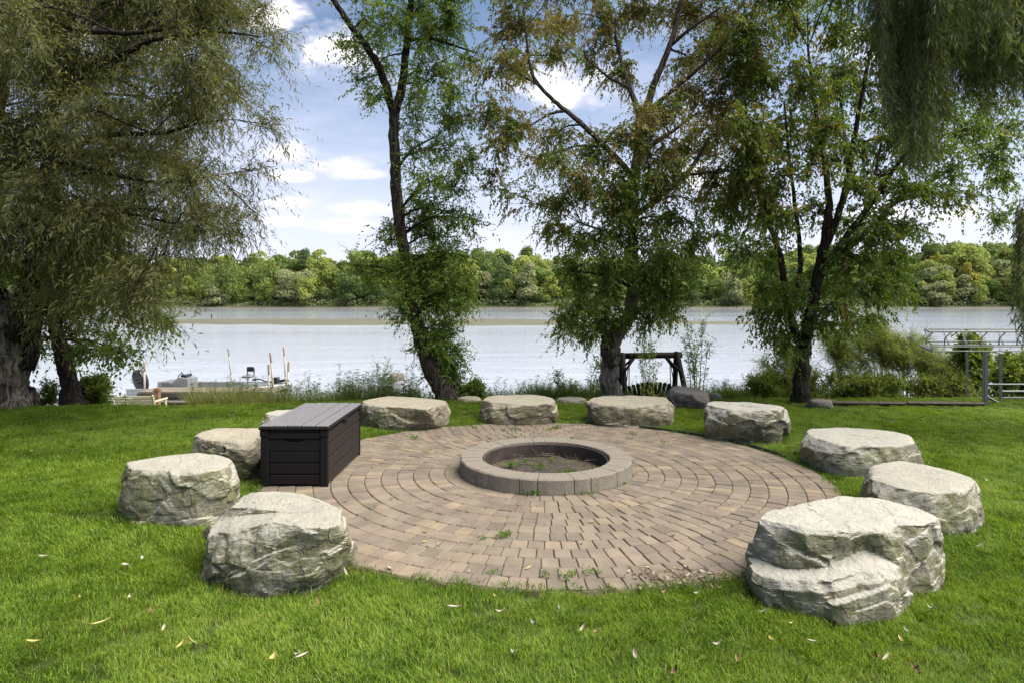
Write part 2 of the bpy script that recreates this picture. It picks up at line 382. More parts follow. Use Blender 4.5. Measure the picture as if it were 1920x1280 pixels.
def simple(name, a, b, scale=8, rough=0.8, bump=0.4, dist=0.01, stretch=(1, 1, 1), spec=0.3, metal=0.0, fine=None):
    m, t, out = new_mat(name); oc = t.mapping(objc(t), stretch)
    n = t.noise(oc, scale, 6, 0.65)
    if fine: n = t.math('ADD', t.math('MULTIPLY', n, 0.5), t.math('MULTIPLY', t.noise(oc, fine, 3, 0.7), 0.5))
    pbr(t, out, t.ramp(n, [(.3, a), (.7, b)]), rough, t.bump(n, bump, dist), spec, metal); return m
M['bed'] = simple('joint_soil', (.04, .036, .02), (.095, .088, .045), 30, 0.95, 0.8, 0.01)
M['block'] = simple('concrete_wall_block', (.075, .064, .052), (.265, .232, .188), 60, 0.92, 0.9, 0.008, fine=150)
M['rust'] = simple('rusty_steel', (.020, .015, .013), (.055, .039, .031), 9, 0.75, 0.4, 0.004, spec=0.4)
M['soil'] = simple('ash_soil', (.022, .018, .014), (.085, .07, .052), 26, 0.95, 1.0, 0.03)
def bark_mat(name, dark, mid, pale, sc_=1.0):
    m, t, out = new_mat(name); oc = objc(t); wv = t.mix(0.06, oc, t.noise(oc, 5, 3, .6, 0, 'Color'))
    a = t.noise(t.mapping(wv, (34 * sc_, 34 * sc_, 4.2 * sc_)), 1.0, 5, 0.62, 0.5); b = t.noise(oc, 70, 4, .7); k = t.noise(oc, 3, 4, .6)
    rg = t.ramp(a, [(.36, 0.0), (.52, .75), (.7, 1.0)])
    f = t.math('ADD', t.math('MULTIPLY', rg, .62), t.math('ADD', t.math('MULTIPLY', b, .2), t.math('MULTIPLY', k, .18)))
    c = t.ramp(f, [(.15, dark), (.55, mid), (.9, pale)])
    pbr(t, out, c, .95, t.bump(t.math('ADD', rg, t.math('MULTIPLY', b, .25)), 1.0, .035), .1); return m
M['bark_ridged'] = bark_mat('ridged_willow_bark', (.045, .036, .029), (.17, .145, .12), (.30, .265, .225), .6)
M['bark'] = bark_mat('grey_brown_bark', (.016, .012, .010), (.062, .051, .042), (.12, .10, .084))
M['bark_dark'] = bark_mat('dark_bark', (.010, .008, .007), (.034, .028, .023), (.065, .054, .045))
M['bark_pale'] = bark_mat('weathered_grey_bark', (.06, .05, .042), (.19, .165, .14), (.31, .28, .245))
M['twig'] = simple('twig_bark', (.05, .04, .03), (.11, .09, .065), 30, 0.9, 0.2)
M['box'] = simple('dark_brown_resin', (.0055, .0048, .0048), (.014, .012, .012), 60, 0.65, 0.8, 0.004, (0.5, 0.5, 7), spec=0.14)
M['boxside_lit'] = simple('brown_resin_lit', (.011, .0088, .008), (.030, .0235, .021), 60, 0.55, 0.8, 0.004, (7, 0.4, 7), spec=0.2)  # box resin again, coloured lighter on the side planks to stand for side light
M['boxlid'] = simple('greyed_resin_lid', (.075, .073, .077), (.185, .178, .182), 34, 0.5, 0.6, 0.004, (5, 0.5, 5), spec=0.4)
M['blackwood'] = simple('dark_stained_log', (.002, .0017, .0016), (.006, .005, .0045), 20, 0.8, 0.5, 0.01, (1, 1, 0.3), 0.1)
M['benchwood'] = simple('pale_painted_wood', (.36, .36, .22), (.48, .47, .31), 20, 0.7, 0.2)
M['redwood'] = simple('brown_post_wood', (.13, .065, .04), (.22, .12, .075), 20, 0.8, 0.4)
M['deckwood'] = simple('weathered_dock_wood', (.10, .08, .06), (.2, .17, .13), 12, 0.85, 0.4, 0.01, (0.3, 3, 3))
M['pvc'] = simple('tan_plastic_sleeve', (.24, .21, .165), (.31, .275, .225), 6, 0.5, 0.1, spec=0.4)
M['galv'] = simple('galvanised_steel', (.12, .13, .125), (.20, .21, .205), 14, 0.6, 0.1, metal=0.0, spec=0.25)
M['alu'] = simple('boat_aluminium', (.22, .23, .23), (.34, .35, .35), 10, 0.4, 0.1, metal=0.5, spec=0.5)
M['boatgrey'] = simple('grey_vinyl', (.10, .105, .12), (.17, .175, .19), 10, 0.55, 0.1)
M['black'] = simple('black_gloss_cowl', (.008, .008, .011), (.014, .014, .018), 10, 0.2, 0.02, spec=0.6)
M['mark'] = simple('silver_stripe', (.10, .10, .11), (.16, .16, .17), 10, 0.4, 0.02)
M['timber'] = simple('dark_timber', (.03, .024, .018), (.07, .058, .045), 15, 0.9, 0.5)
M['sandbar'] = simple('wet_sandbar', (.072, .072, .044), (.118, .115, .072), 0.5, 0.85, 0.3, 0.05, (0.3, 1, 1))
M['plastic'] = simple('black_edging_plastic', (.01, .01, .012), (.02, .02, .024), 10, 0.5, 0.1)
def litter_mat(name, a, b):
    m, t, out = new_mat(name); r = t.new('ShaderNodeObjectInfo').outputs['Random']
    pbr(t, out, t.ramp(r, [(0, a), (1, b)]), 0.6, None, 0.3); return m
M['litter_pale'] = litter_mat('pale_dry_leaf', (.26, .235, .165), (.38, .355, .29))
M['litter_yellow'] = litter_mat('yellow_dry_leaf', (.30, .25, .07), (.38, .32, .13))
M['litter_brown'] = litter_mat('brown_dry_leaf', (.09, .05, .025), (.20, .125, .06))

# ------------------------------------------------------------------ ground, river, sandbar
def sym(dense, lim, step, far):
    a = list(np.arange(0, dense + 1e-6, step)); v = dense
    while v < far: v *= 1.35; a.append(v)
    a = np.array(a); return np.concatenate([-a[:0:-1], a])
gx = sym(16, 0, 0.4, 2600)
gy = np.concatenate([[-300, -120, -50, -20, -8, -3], np.arange(0, 10, 1.0), np.arange(10, 15, 0.15), np.arange(15, 24, 0.5), [26, 30, 40, 80, 150, 220, 260, 268, 272, 277, 279, 282, 290, 300, 310, 320, 335, 350, 380, 420, 600, 1000, 2000, 3500]])
X, Y = np.meshgrid(gx, gy); Z = ground_z(X, Y)
nz = fbm(np.stack([X.ravel() * 0.8, Y.ravel() * 0.8, 0 * X.ravel()], 1), 3).reshape(X.shape)
Z = Z + nz * np.where(Y > edge_y(X) + 0.4, 0.10, 0.004) * (Y < 30) - 0.035 * (Y < 30)
zone = np.where(Y < edge_y(X) + 0.2, 0.0, np.where(Y < 281, 0.5, 1.0))
g = MB(); grid(g, np.stack([X, Y, Z], -1), zone.ravel()); tag(g.build('ground', M['ground'], smooth=True), kind='structure')
g = MB(); wy = np.array([16, 20, 25, 32, 45, 70, 110, 160, 220, 283.0]); wx = np.array([-900, -300, -80, -20, 0, 20, 80, 300, 900.0])
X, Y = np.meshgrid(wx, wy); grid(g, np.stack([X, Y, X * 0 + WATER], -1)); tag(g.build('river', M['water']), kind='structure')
def sandbar(poly, hgt, seed):
    g = MB(); u = np.linspace(0, 1, 120); rows = []
    for v in np.linspace(0, 1, 14):
        xs = np.interp(u, np.linspace(0, 1, len(poly)), [p[0] for p in poly])
        y0 = np.interp(u, np.linspace(0, 1, len(poly)), [p[1] for p in poly]); y1 = np.interp(u, np.linspace(0, 1, len(poly)), [p[2] for p in poly])
        wob = vnoise(np.stack([xs * 0.25, u * 0 + v * 2, u * 0], 1), seed) * 2.0
        ys = y0 + (y1 - y0) * v + wob
        rows.append(np.stack([xs, ys, WATER - 0.15 + (hgt + 0.15) * np.sin(np.pi * v) ** 0.35 + 0.05 * vnoise(np.stack([xs * .5, ys * .5, u * 0], 1), seed)], 1))
    grid(g, np.array(rows)); return tag(g.build('sandbar', M['sandbar'], smooth=True), kind='structure')
sandbar([(-75, 110, 112), (-60, 92, 117), (-30, 87, 119), (0, 86, 118), (6, 88, 113), (12, 94, 104)], 0.20, 1)
sandbar([(8, 92, 102), (22, 89, 106), (38, 90, 106), (52, 98, 104)], 0.06, 2)

# ------------------------------------------------------------------ patio
PC = np.array([0.335, 6.28]); PR0, PP = 0.855, 0.1516; PR = PR0 + 12 * PP
def slope(v): v = np.array(v, float); v[..., 2] -= SL * v[..., 1]; return v
g = MB(); an = np.linspace(0, 2 * np.pi, 97)[:-1]
ring = lambda r, z: np.stack([PC[0] + r * np.cos(an), PC[1] + r * np.sin(an), an * 0 + z], 1)
grid(g, slope(np.array([ring(0.3, -.0085), ring(1.2, -.0085), ring(PR + 0.02, -.010), ring(PR + 0.05, -.06)])), wrap=True)
patio = tag(g.build('patio', M['bed']), kind='structure')
def paver_geo(r0, r1, dth, jit):
    j = lambda: (rng.random() - 0.5) * 0.004
    gap = 0.0027; c = 0.009
    rm = (r0 + r1) / 2; ta = dth / 2
    P = []
    for (rr, s, cr, ct) in ((r0 + gap, -1, 1, 1), (r0 + gap, 1, 1, 1), (r1 - gap, 1, -1, 1), (r1 - gap, -1, -1, 1)):
        rr = rr + j(); t = s * (ta - gap / rr) + j() / rr
        a = (rr + cr * c, t); b = (rr, t - s * c / rr)
        P += [a, b] if (cr == 1 and s == -1) or (cr == -1 and s == 1) else [b, a]
    P = np.array(P); lo = np.stack([P[:, 0] * np.cos(P[:, 1]), P[:, 0] * np.sin(P[:, 1])], 1)
    ce = lo.mean(0); inn = ce + (lo - ce) * (1 - 0.0055 / 0.07)
    V = np.vstack([np.c_[lo, np.full(8, -.05)], np.c_[lo, np.full(8, -.005)], np.c_[inn, np.full(8, 0.0)]])
    V[:, 0] -= rm
    tl = (rng.random(2) - 0.5) * 0.045 * jit; V[:, 2] += V[:, 0] * tl[0] + V[:, 1] * tl[1] + (rng.random() - 0.5) * 0.006 * jit
    Q = [[k + 8 * l, (k + 1) % 8 + 8 * l, (k + 1) % 8 + 8 * l + 8, k + 8 * l + 8] for l in (0, 1) for k in range(8)]
    return V, Q, [list(range(16, 24))]
pav = []
for k in range(12):
    r0 = PR0 + k * PP; r1 = r0 + PP; n = int(round(2 * np.pi * (r0 + r1) / 2 / 0.115)); off = rng.random() * 6.28
    variants = [paver_geo(r0, r1, 2 * np.pi / n, 1) for _ in range(5)]
    for i in range(n):
        a = off + i * 2 * np.pi / n; rm = (r0 + r1) / 2
        p = np.array([PC[0] + rm * np.cos(a), PC[1] + rm * np.sin(a)])
        sz = 1 / np.hypot(p[0], p[1]) ** 3
        inview = abs(p[0] / p[1]) < 0.8
        pav.append((sz if inview else 0, k, i % 5 if i % 7 else (i * 3) % 5, a, p))
    pav_var = variants
    if k == 0: VAR = {}
    VAR[k] = variants
# nearest 300 in the photo as pieces; those under boulders or box go to the field
hid = [(-1.98, 6.3, .72), (-1.62, 3.75, .42), (1.95, 3.75, .42)]
def hidden(p): return any(np.hypot(p[0] - a, p[1] - b) < c for a, b, c in hid)
pav.sort(key=lambda q: -q[0] * (0.0 if hidden(q[4]) else 1.0))
pm = {}
fld = MB()
for idx, (sz, k, v, a, p) in enumerate(pav):
    if idx < 300:
        if (k, v) not in pm:
            V, Q, P = VAR[k][v]; pm[(k, v)] = MB().add(V, Q, None, None, P).mesh('paver', M['paver'])
        o = link(bpy.data.objects.new('paver', pm[(k, v)]), patio)
        o.location = (p[0], p[1], -SL * p[1]); o.rotation_euler = (-SL, 0, a)
    else:
        V, Q, P = VAR[k][v]; V = rotz(V, a) + [p[0], p[1], 0]
        fld.add(slope(V), Q, None, rng.random(), P)
f = fld.build('paver_field', M['paver_f'], patio); f['kind'] = 'stuff'
g = MB(); aa = np.linspace(R(12), R(75), 30)
tube(g, slope(np.stack([PC[0] + (PR + .03) * np.cos(aa), PC[1] + (PR + .03) * np.sin(aa), 0 * aa + .012], 1)), 0.016, 6); g.build('edging', M['plastic'], patio, smooth=True)

# ------------------------------------------------------------------ fire pit
FZ = -SL * PC[1]
pit = tag(empty('fire_pit', (PC[0], PC[1], FZ)), 'round fire pit of concrete wall blocks with a rusty steel liner', 'fire pit')
bm_cache = {}
def wall_block(a0, a1):
    g = MB(); r0, r1, h = 0.635, 0.855, 0.15; gp = 0.004; ns = 4; rows = []
    prof = [(r0, -.03), (r0, h - .008), (r0 + .01, h), (r1 - .016, h), (r1 - .003, h - .012), (r1, h * .5), (r1 + .004, .02), (r1 + .004, -.03)]
    an = np.linspace(a0 + gp, a1 - gp, ns + 1)
    for q, a in enumerate(an):
        rr = []
        for (r, z) in prof:
            e = 0.006 if q in (0, ns) and r > .8 else 0
            rr.append([(r - e + (rng.random() - .5) * .006 * (r > .7)) * np.cos(a), (r - e) * np.sin(a), z + (rng.random() - .5) * .003])
        rows.append(rr)
    rows = np.array(rows); grid(g, rows, rng.random(), False)
    n = len(prof); g.poly += [list(range(n))[::-1], [ns * n + i for i in range(n)]]
    g.build('wall_block', M['block'], pit)
a = R(-90 - 7.7)
for k in range(11):
    for wd in (21.8, 10.927):
        wall_block(a, a + R(wd)); a += R(wd)
g = MB(); an = np.linspace(0, 2 * np.pi, 97)[:-1]
rr = lambda r, z: np.stack([r * np.cos(an), r * np.sin(an), 0 * an + z + .004 * np.sin(an * 3)], 1)
grid(g, np.array([rr(.618, -.15), rr(.618, .128), rr(.612, .128), rr(.606, .122), rr(.606, -.15)]), wrap=True); g.build('steel_liner', M['rust'], pit, smooth=False)
g = MB(); rs = np.linspace(0.0, .607, 26); rows = []
for r in rs:
    q = rr(r, 0); q[:, 2] = -.015 + .035 * (1 - (r / .6) ** 2) + 0.02 * fbm(np.c_[q[:, :2] * 7, 0 * an], 4)
    rows.append(q)
grid(g, np.array(rows), wrap=True); g.build('soil', M['soil'], pit, smooth=False)

# ------------------------------------------------------------------ boulders
footprints = []
def boulder(name, label, zt, top, base, mat, seed, group='limestone boulders round the patio', cat='boulder', nth=150, nr=44, amp=1.0, undercut=0.0, fn=None, px=True, chip=1.0):
    T = np.array([GP(p[0], p[1], zt + (p[2] if len(p) > 2 else 0)) for p in top]) if px else np.array([[p[0], p[1], zt - SL * p[1]] for p in top])
    c = T[:, :2].mean(0); gz = -SL * c[1]
    def polar(Pts, loop=True):
        d = Pts[:, :2] - c; th = np.arctan2(d[:, 1], d[:, 0]); return th, np.hypot(d[:, 0], d[:, 1])
    def perim(Pts, n):                                     # radius as a function of the angle along straight edges
        th = np.linspace(-np.pi, np.pi, n, endpoint=False); r = np.zeros(n); hh = np.zeros(n)
        A = Pts; B = np.roll(Pts, -1, 0)
        dx, dy = np.cos(th), np.sin(th)
        for a_, b_ in zip(A, B):
            ax, ay_ = a_[:2] - c; ex, ey = b_[:2] - a_[:2]
            den = dx * ey - dy * ex; den = np.where(np.abs(den) < 1e-9, 1e-9, den)
            t = (ax * ey - ay_ * ex) / den; u = (ax * dy - ay_ * dx) / den
            ok = (t > 0) & (u >= -1e-6) & (u <= 1 + 1e-6)
            better = ok & (t > r); hh = np.where(better, a_[2] + (b_[2] - a_[2]) * u, hh); r = np.where(better, t, r)
        return th, r, hh
    th, rt, ht = perim(T, nth); r_min = 0.06; rt = np.maximum(rt, r_min)
    Bp = np.array([GP(p[0], p[1], 0.0) for p in base]) if px else None
    rb = rt * 1.03
    if Bp is not None:
        bt, br = polar(Bp); o = np.argsort(bt); bt, br = bt[o], br[o]
        inside = (th >= bt[0]) & (th <= bt[-1])
        rv = np.interp(th, bt, br)
        dist = np.minimum(np.abs(th - bt[0]), np.abs(th - bt[-1]))
        rb = np.where(inside, rv, rb * 1.0 + 0 * dist)
        for _ in range(nth // 6): rb = (np.roll(rb, 1) + 2 * rb + np.roll(rb, -1)) / 4
        for _ in range(4): rt = (np.roll(rt, 1) + 2 * rt + np.roll(rt, -1)) / 4
    rt = np.where(rt <= 0, r_min, rt)
    ns, ntp = nr, nr // 2; rows = []
    for i in range(ns + 1):
        t = i / ns; h = -0.06 + t * (1.0) ; 
        bulge = 0.035 * np.sin(np.pi * t) - undercut * (1 - t) ** 3
        r = rb + (rt - rb) * t + bulge
        if t > 0.93: r = r - 0.018 * ((t - .93) / .07) ** 2
        z0 = gz - 0.08
        rows.append(np.stack([c[0] + r * np.cos(th), c[1] + r * np.sin(th), z0 + (ht - z0) * t], 1))
    last = rows[-1]; zc = ht.mean()
    for i in range(1, ntp + 1):
        t = i / ntp; s = 1 - t; z = last[:, 2] * s + (zc + 0.006) * t
        rows.append(np.stack([c[0] + (last[:, 0] - c[0]) * s, c[1] + (last[:, 1] - c[1]) * s, z + 0.008 * np.sin(np.pi * min(1, t * 1.3)) ], 1))
    G = np.array(rows)
    lo0, hi0 = G.reshape(-1, 3).min(0), G.reshape(-1, 3).max(0)
    r3 = np.random.default_rng(seed * 13 + 5); Pc = G.reshape(-1, 3)
    for q in range(int(24 * chip)):                        # split faces: planes that shave the sides and corners
        a_ = r3.random() * 6.283; el_ = r3.choice([r3.uniform(-.25, .30), r3.uniform(.35, .85)], p=[.62, .38]); n_ = np.array([math.cos(a_) * math.cos(el_), math.sin(a_) * math.cos(el_), math.sin(el_)])
        dt = Pc @ n_; lim = np.quantile(dt, r3.uniform(.94, .99) if el_ < .33 else r3.uniform(.972, .995)); ex = np.maximum(0, dt - lim); Pc = Pc - ex[:, None] * n_ * .92
    G = Pc.reshape(G.shape)
    lo1, hi1 = Pc.min(0), Pc.max(0); k_ = 1 + ((hi0 - lo0) / (hi1 - lo1) - 1) * [.5, .5, 1]; G = (G - (lo1 + hi1) / 2) * k_ + np.array([*((lo1 + hi1) / 2)[:2], ((lo0 + hi0) / 2)[2]])
    if fn is not None: G = fn(G, th, c, gz, zt)
    du = np.gradient(G, axis=0); dv = np.roll(G, -1, 1) - np.roll(G, 1, 1)
    N = np.cross(dv, du); N /= np.linalg.norm(N, axis=2)[..., None] + 1e-9
    up = np.zeros_like(N); up[..., 2] = 1
    N[-3:] = up[-3:]
    P = G.reshape(-1, 3); S = P + seed * 7.7
    fine = facets(S * np.array([6.5, 6.5, 9.0]), seed + 5) * 0.011 + facets(S * np.array([15, 15, 19.]), seed + 9) * 0.004 + fbm(S * 9, 5, seed) * 0.010
    big = facets(S * np.array([2.6, 2.6, 3.6]), seed) * 0.034
    flat = np.clip((N[..., 2].reshape(-1) - .5) / .4, 0, 1)
    disp = amp * (big * (1 - .85 * flat) + fine * (1 - .62 * flat))
    D = P + N.reshape(-1, 3) * disp[:, None]
    G = D.reshape(G.shape)
    for _ in range(1): G[1:-1] = G[1:-1] * .72 + .07 * (G[:-2] + G[2:] + np.roll(G[1:-1], 1, 1) + np.roll(G[1:-1], -1, 1))
    G[-1] = G[-1].mean(0)
    o3 = (c[0], c[1], gz)
    mb = MB(); grid(mb, G, wrap=True)
    ob = mb.build(name, mat, origin=o3, smooth=False); ob.location = o3
    tag(ob, label, cat, group)
    fr = np.maximum(rt, rb); footprints.append((c, th, fr)); return ob
def ledge(G, th, c, gz, zt):                               # broken step at the near left corner of the big boulder
    d = G[..., 2] - gz
    ang = np.arctan2(G[..., 1] - c[1], G[..., 0] - c[0])
    wgt = np.clip((np.cos(ang - R(-122)) - 0.45) / 0.35, 0, 1)
    lv = 0.175 + 0.05 * np.sin((ang + 2.3) * 2.2)
    k = np.clip((d - lv) / 0.02, 0, 1) * wgt
    k = k * np.clip((zt + 0.03 - d) / 0.14, 0.3, 1)
    v = G[..., :2] - c
    L = np.linalg.norm(v, axis=2)[..., None] + 1e-9
    G = G.copy(); G[..., :2] -= v / L * np.minimum(0.14 * k[..., None], L * 0.4); 
    grow = np.clip((lv - d) / 0.05, 0, 1) * wgt * 0.045
    G[..., :2] += v / L * grow[..., None]; return G
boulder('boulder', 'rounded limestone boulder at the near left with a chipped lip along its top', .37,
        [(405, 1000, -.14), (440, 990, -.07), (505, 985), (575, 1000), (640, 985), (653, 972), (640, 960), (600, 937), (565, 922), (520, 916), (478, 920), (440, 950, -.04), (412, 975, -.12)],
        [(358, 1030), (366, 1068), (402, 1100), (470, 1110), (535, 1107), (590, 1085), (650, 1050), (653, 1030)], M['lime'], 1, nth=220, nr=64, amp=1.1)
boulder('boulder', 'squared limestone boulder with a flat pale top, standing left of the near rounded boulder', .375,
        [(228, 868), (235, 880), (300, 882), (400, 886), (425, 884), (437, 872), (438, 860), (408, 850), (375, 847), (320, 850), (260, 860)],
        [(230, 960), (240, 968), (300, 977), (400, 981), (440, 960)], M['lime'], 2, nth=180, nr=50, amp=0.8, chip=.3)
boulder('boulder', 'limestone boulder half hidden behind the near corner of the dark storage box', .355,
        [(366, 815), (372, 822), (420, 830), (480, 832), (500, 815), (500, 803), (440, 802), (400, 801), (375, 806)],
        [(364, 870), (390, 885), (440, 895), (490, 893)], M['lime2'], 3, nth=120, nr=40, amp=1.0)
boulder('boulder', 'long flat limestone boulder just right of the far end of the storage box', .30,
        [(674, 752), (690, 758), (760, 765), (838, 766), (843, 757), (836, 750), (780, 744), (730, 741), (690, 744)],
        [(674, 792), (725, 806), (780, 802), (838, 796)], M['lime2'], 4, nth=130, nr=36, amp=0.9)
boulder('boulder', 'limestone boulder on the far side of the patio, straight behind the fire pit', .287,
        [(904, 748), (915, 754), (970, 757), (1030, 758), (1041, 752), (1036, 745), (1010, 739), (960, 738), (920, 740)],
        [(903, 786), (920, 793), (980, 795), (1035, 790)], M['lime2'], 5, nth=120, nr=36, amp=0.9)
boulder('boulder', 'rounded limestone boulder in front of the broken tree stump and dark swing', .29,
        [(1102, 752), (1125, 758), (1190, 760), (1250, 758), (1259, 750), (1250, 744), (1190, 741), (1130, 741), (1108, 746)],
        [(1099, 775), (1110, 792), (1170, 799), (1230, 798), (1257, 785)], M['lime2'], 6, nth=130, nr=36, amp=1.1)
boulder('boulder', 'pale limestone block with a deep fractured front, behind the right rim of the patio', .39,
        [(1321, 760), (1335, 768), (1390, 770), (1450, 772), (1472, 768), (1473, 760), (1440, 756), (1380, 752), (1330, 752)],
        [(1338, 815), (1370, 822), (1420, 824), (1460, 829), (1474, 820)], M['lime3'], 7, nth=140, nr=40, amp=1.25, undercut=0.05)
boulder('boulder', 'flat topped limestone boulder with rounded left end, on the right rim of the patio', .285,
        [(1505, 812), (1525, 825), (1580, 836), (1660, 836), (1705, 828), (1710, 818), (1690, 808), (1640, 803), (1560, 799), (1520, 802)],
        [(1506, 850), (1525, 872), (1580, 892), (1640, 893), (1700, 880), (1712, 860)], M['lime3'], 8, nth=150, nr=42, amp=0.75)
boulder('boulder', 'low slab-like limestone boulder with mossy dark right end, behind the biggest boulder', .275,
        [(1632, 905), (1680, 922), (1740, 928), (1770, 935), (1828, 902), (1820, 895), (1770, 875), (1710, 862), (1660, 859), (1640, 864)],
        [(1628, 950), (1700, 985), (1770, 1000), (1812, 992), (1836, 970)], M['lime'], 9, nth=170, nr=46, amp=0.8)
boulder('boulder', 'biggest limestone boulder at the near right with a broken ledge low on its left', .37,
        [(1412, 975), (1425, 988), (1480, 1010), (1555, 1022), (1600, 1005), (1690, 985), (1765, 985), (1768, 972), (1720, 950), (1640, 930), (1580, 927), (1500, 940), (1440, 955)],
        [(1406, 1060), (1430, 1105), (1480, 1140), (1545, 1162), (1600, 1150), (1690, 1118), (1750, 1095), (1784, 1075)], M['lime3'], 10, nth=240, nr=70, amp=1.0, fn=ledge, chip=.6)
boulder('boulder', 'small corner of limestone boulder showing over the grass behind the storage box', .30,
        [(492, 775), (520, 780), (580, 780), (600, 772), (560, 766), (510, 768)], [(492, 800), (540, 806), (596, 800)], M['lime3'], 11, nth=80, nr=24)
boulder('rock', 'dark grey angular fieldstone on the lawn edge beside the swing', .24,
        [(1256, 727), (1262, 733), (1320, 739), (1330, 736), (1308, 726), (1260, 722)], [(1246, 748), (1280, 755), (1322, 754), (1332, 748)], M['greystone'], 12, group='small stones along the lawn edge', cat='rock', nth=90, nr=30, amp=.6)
def pebble(label, px0, px1, pyb, hgt, mat, seed):
    b = GP((px0 + px1) / 2, pyb); wv = (px1 - px0) / F * b[1] / 2
    n = 11; aa = np.linspace(0, 2 * np.pi, n, endpoint=False) + 0.2
    pts = [(b[0] + wv * .8 * np.cos(q) * (1 + .12 * math.sin(3 * q + seed)), b[1] + .6 * wv * np.sin(q)) for q in aa]
    boulder('rock', label, hgt, pts, None, mat, seed, 'small stones along the lawn edge', 'rock', 64, 18, 0.5, -0.05, None, False)
pebble('small brown stone on the grass right of the slender dark tree trunk', 1515, 1562, 760, .10, M['greystone'], 21)
pebble('low flat stone set in the grass at the foot of the leaning tree', 855, 905, 750, .06, M['lime2'], 22)
pebble('low flat stone sunk in the grass between the far boulders and stump', 1040, 1105, 752, .06, M['lime2'], 23)
pebble('low grey stone tucked against the dark fieldstone', 1322, 1352, 746, .10, M['greystone'], 24)
def river_rock():
    c = W(743, 712, 27.5); mb = MB(); u = np.linspace(0, np.pi, 20); v = np.linspace(0, 2 * np.pi, 40, endpoint=False)
    S = np.stack([np.sin(u)[:, None] * np.cos(v), np.sin(u)[:, None] * np.sin(v), np.cos(u)[:, None] + 0 * v], -1)
    n = 1 + .22 * fbm(S.reshape(-1, 3) * 1.6, 4, 3).reshape(S.shape[:2])
    V = S * n[..., None] * np.array([.36, .3, .33]); V[..., 0] += .1 * V[..., 2]
    grid(mb, V, wrap=True); o = mb.build('rock', M['greystone'], smooth=True); o.location = (c[0], c[1], WATER + .03)
    tag(o, 'rounded rock poking out of the water left of the leaning tree', 'rock')
river_rock()
def in_foot(x, y, grow=0.0):
    m = np.zeros(len(x), bool)
    for c, th, fr in footprints:
        d = np.hypot(x - c[0], y - c[1]); a = np.arctan2(y - c[1], x - c[0]); m |= d < np.interp(a, th, fr, period=2 * np.pi) * (1 - .06) + grow
    return m

# ------------------------------------------------------------------ storage box
BX0, BX1, BY0, BY1, BH = -2.285, -1.672, 5.70, 6.93, .565
bz = -SL * 6.3
sbox = tag(empty('storage_box', ((BX0 + BX1) / 2, (BY0 + BY1) / 2, bz)), 'dark brown plank-look storage box with a greyed closed lid', 'storage box')
bw, bl = (BX1 - BX0) / 2, (BY1 - BY0) / 2
g = MB(); cbox(g, (-bw + .03, -bl + .03, .01), (bw - .03, bl - .03, BH - .05)); g.build('inner_shell', M['box'], sbox)
for sx in (-1, 1):
    for sy in (-1, 1):
        g = MB(); x0, x1 = sorted((sx * bw, sx * (bw - .072))); y0, y1 = sorted((sy * bl, sy * (bl - .03)))
        cbox(g, (x0, y0, 0), (x1, y1, BH - .105), .006); cbox(g, (x0 - .006 * (sx < 0), y0 - .006 * (sy < 0), BH - .104), (x1 + .006 * (sx > 0), y1 + .006 * (sy > 0), BH - .045), .006)
        g.build('corner_post', M['box'], sbox)
zs = [.02, .118, .222, .326, .44]
def plank(lo, hi, mat): g = MB(); cbox(g, lo, hi, .006); return g.build('plank', mat, sbox)
for sy in (-1, 1):
    for i in range(4):
        y0, y1 = sorted((sy * (bl - .008), sy * (bl - .026)))
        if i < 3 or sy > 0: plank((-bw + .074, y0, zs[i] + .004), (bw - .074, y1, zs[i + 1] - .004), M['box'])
        else:                                             # top end board with a hand hold cut into its upper edge
            g = MB(); xs = [-bw + .074, -.095, -.055, .055, .095, bw - .074]; zt = [zs[4] - .003] * 2 + [zs[4] - .026] * 2 + [zs[4] - .003] * 2; zb = zs[3] + .003
            V = [(x, y, z) for y in (y0, y1) for x, zz in zip(xs, zt) for z in (zb, zz)]
            n = 12; Q = []
            for k in range(5):
                a = 2 * k; Q += [[a, a + 2, a + 3, a + 1], [n + a + 1, n + a + 3, n + a + 2, n + a], [a + 1, a + 3, n + a + 3, n + a + 1], [a, n + a, n + a + 2, a + 2]]
            Q += [[0, 1, n + 1, n], [10, n + 10, n + 11, 11]]
            g.add(V, Q); g.build('plank', M['box'], sbox)
    y0, y1 = sorted((sy * (bl + .002), sy * (bl - .024))); g = MB(); cbox(g, (-bw + .074, y0, zs[4] + .003), (bw - .074, y1, BH - .07), .006); cbox(g, (-bw + .08, y0 + .006, BH - .067), (bw - .08, y1, BH - .045), .004); g.build('top_rail', M['box'], sbox)
zq = [.02, .14, .265, .39, .50]
for sx in (-1, 1):
    for i in range(4):
        x0, x1 = sorted((sx * (bw - .006), sx * (bw - .026)))
        plank((x0, -bl + .031, zq[i] + .004), (x1, bl - .031, zq[i + 1] - .004), M['boxside_lit'])
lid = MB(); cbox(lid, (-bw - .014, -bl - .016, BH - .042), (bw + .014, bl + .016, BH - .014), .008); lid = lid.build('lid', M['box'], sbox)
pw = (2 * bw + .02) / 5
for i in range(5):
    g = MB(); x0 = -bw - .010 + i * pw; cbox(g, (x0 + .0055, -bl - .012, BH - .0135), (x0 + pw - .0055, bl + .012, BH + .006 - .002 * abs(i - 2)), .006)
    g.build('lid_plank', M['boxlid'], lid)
g = MB(); cbox(g, (bw - .004, -.06, BH - .085), (bw + .012, .06, BH - .045), .004); cbox(g, (bw + .0125, -.02, BH - .078), (bw + .02, .02, BH - .05), .003); g.build('lock_hasp', M['black'], sbox)
footprints.append((np.array([(BX0 + BX1) / 2, (BY0 + BY1) / 2]), np.array([-3.1, 3.1]), np.array([.3, .3])))

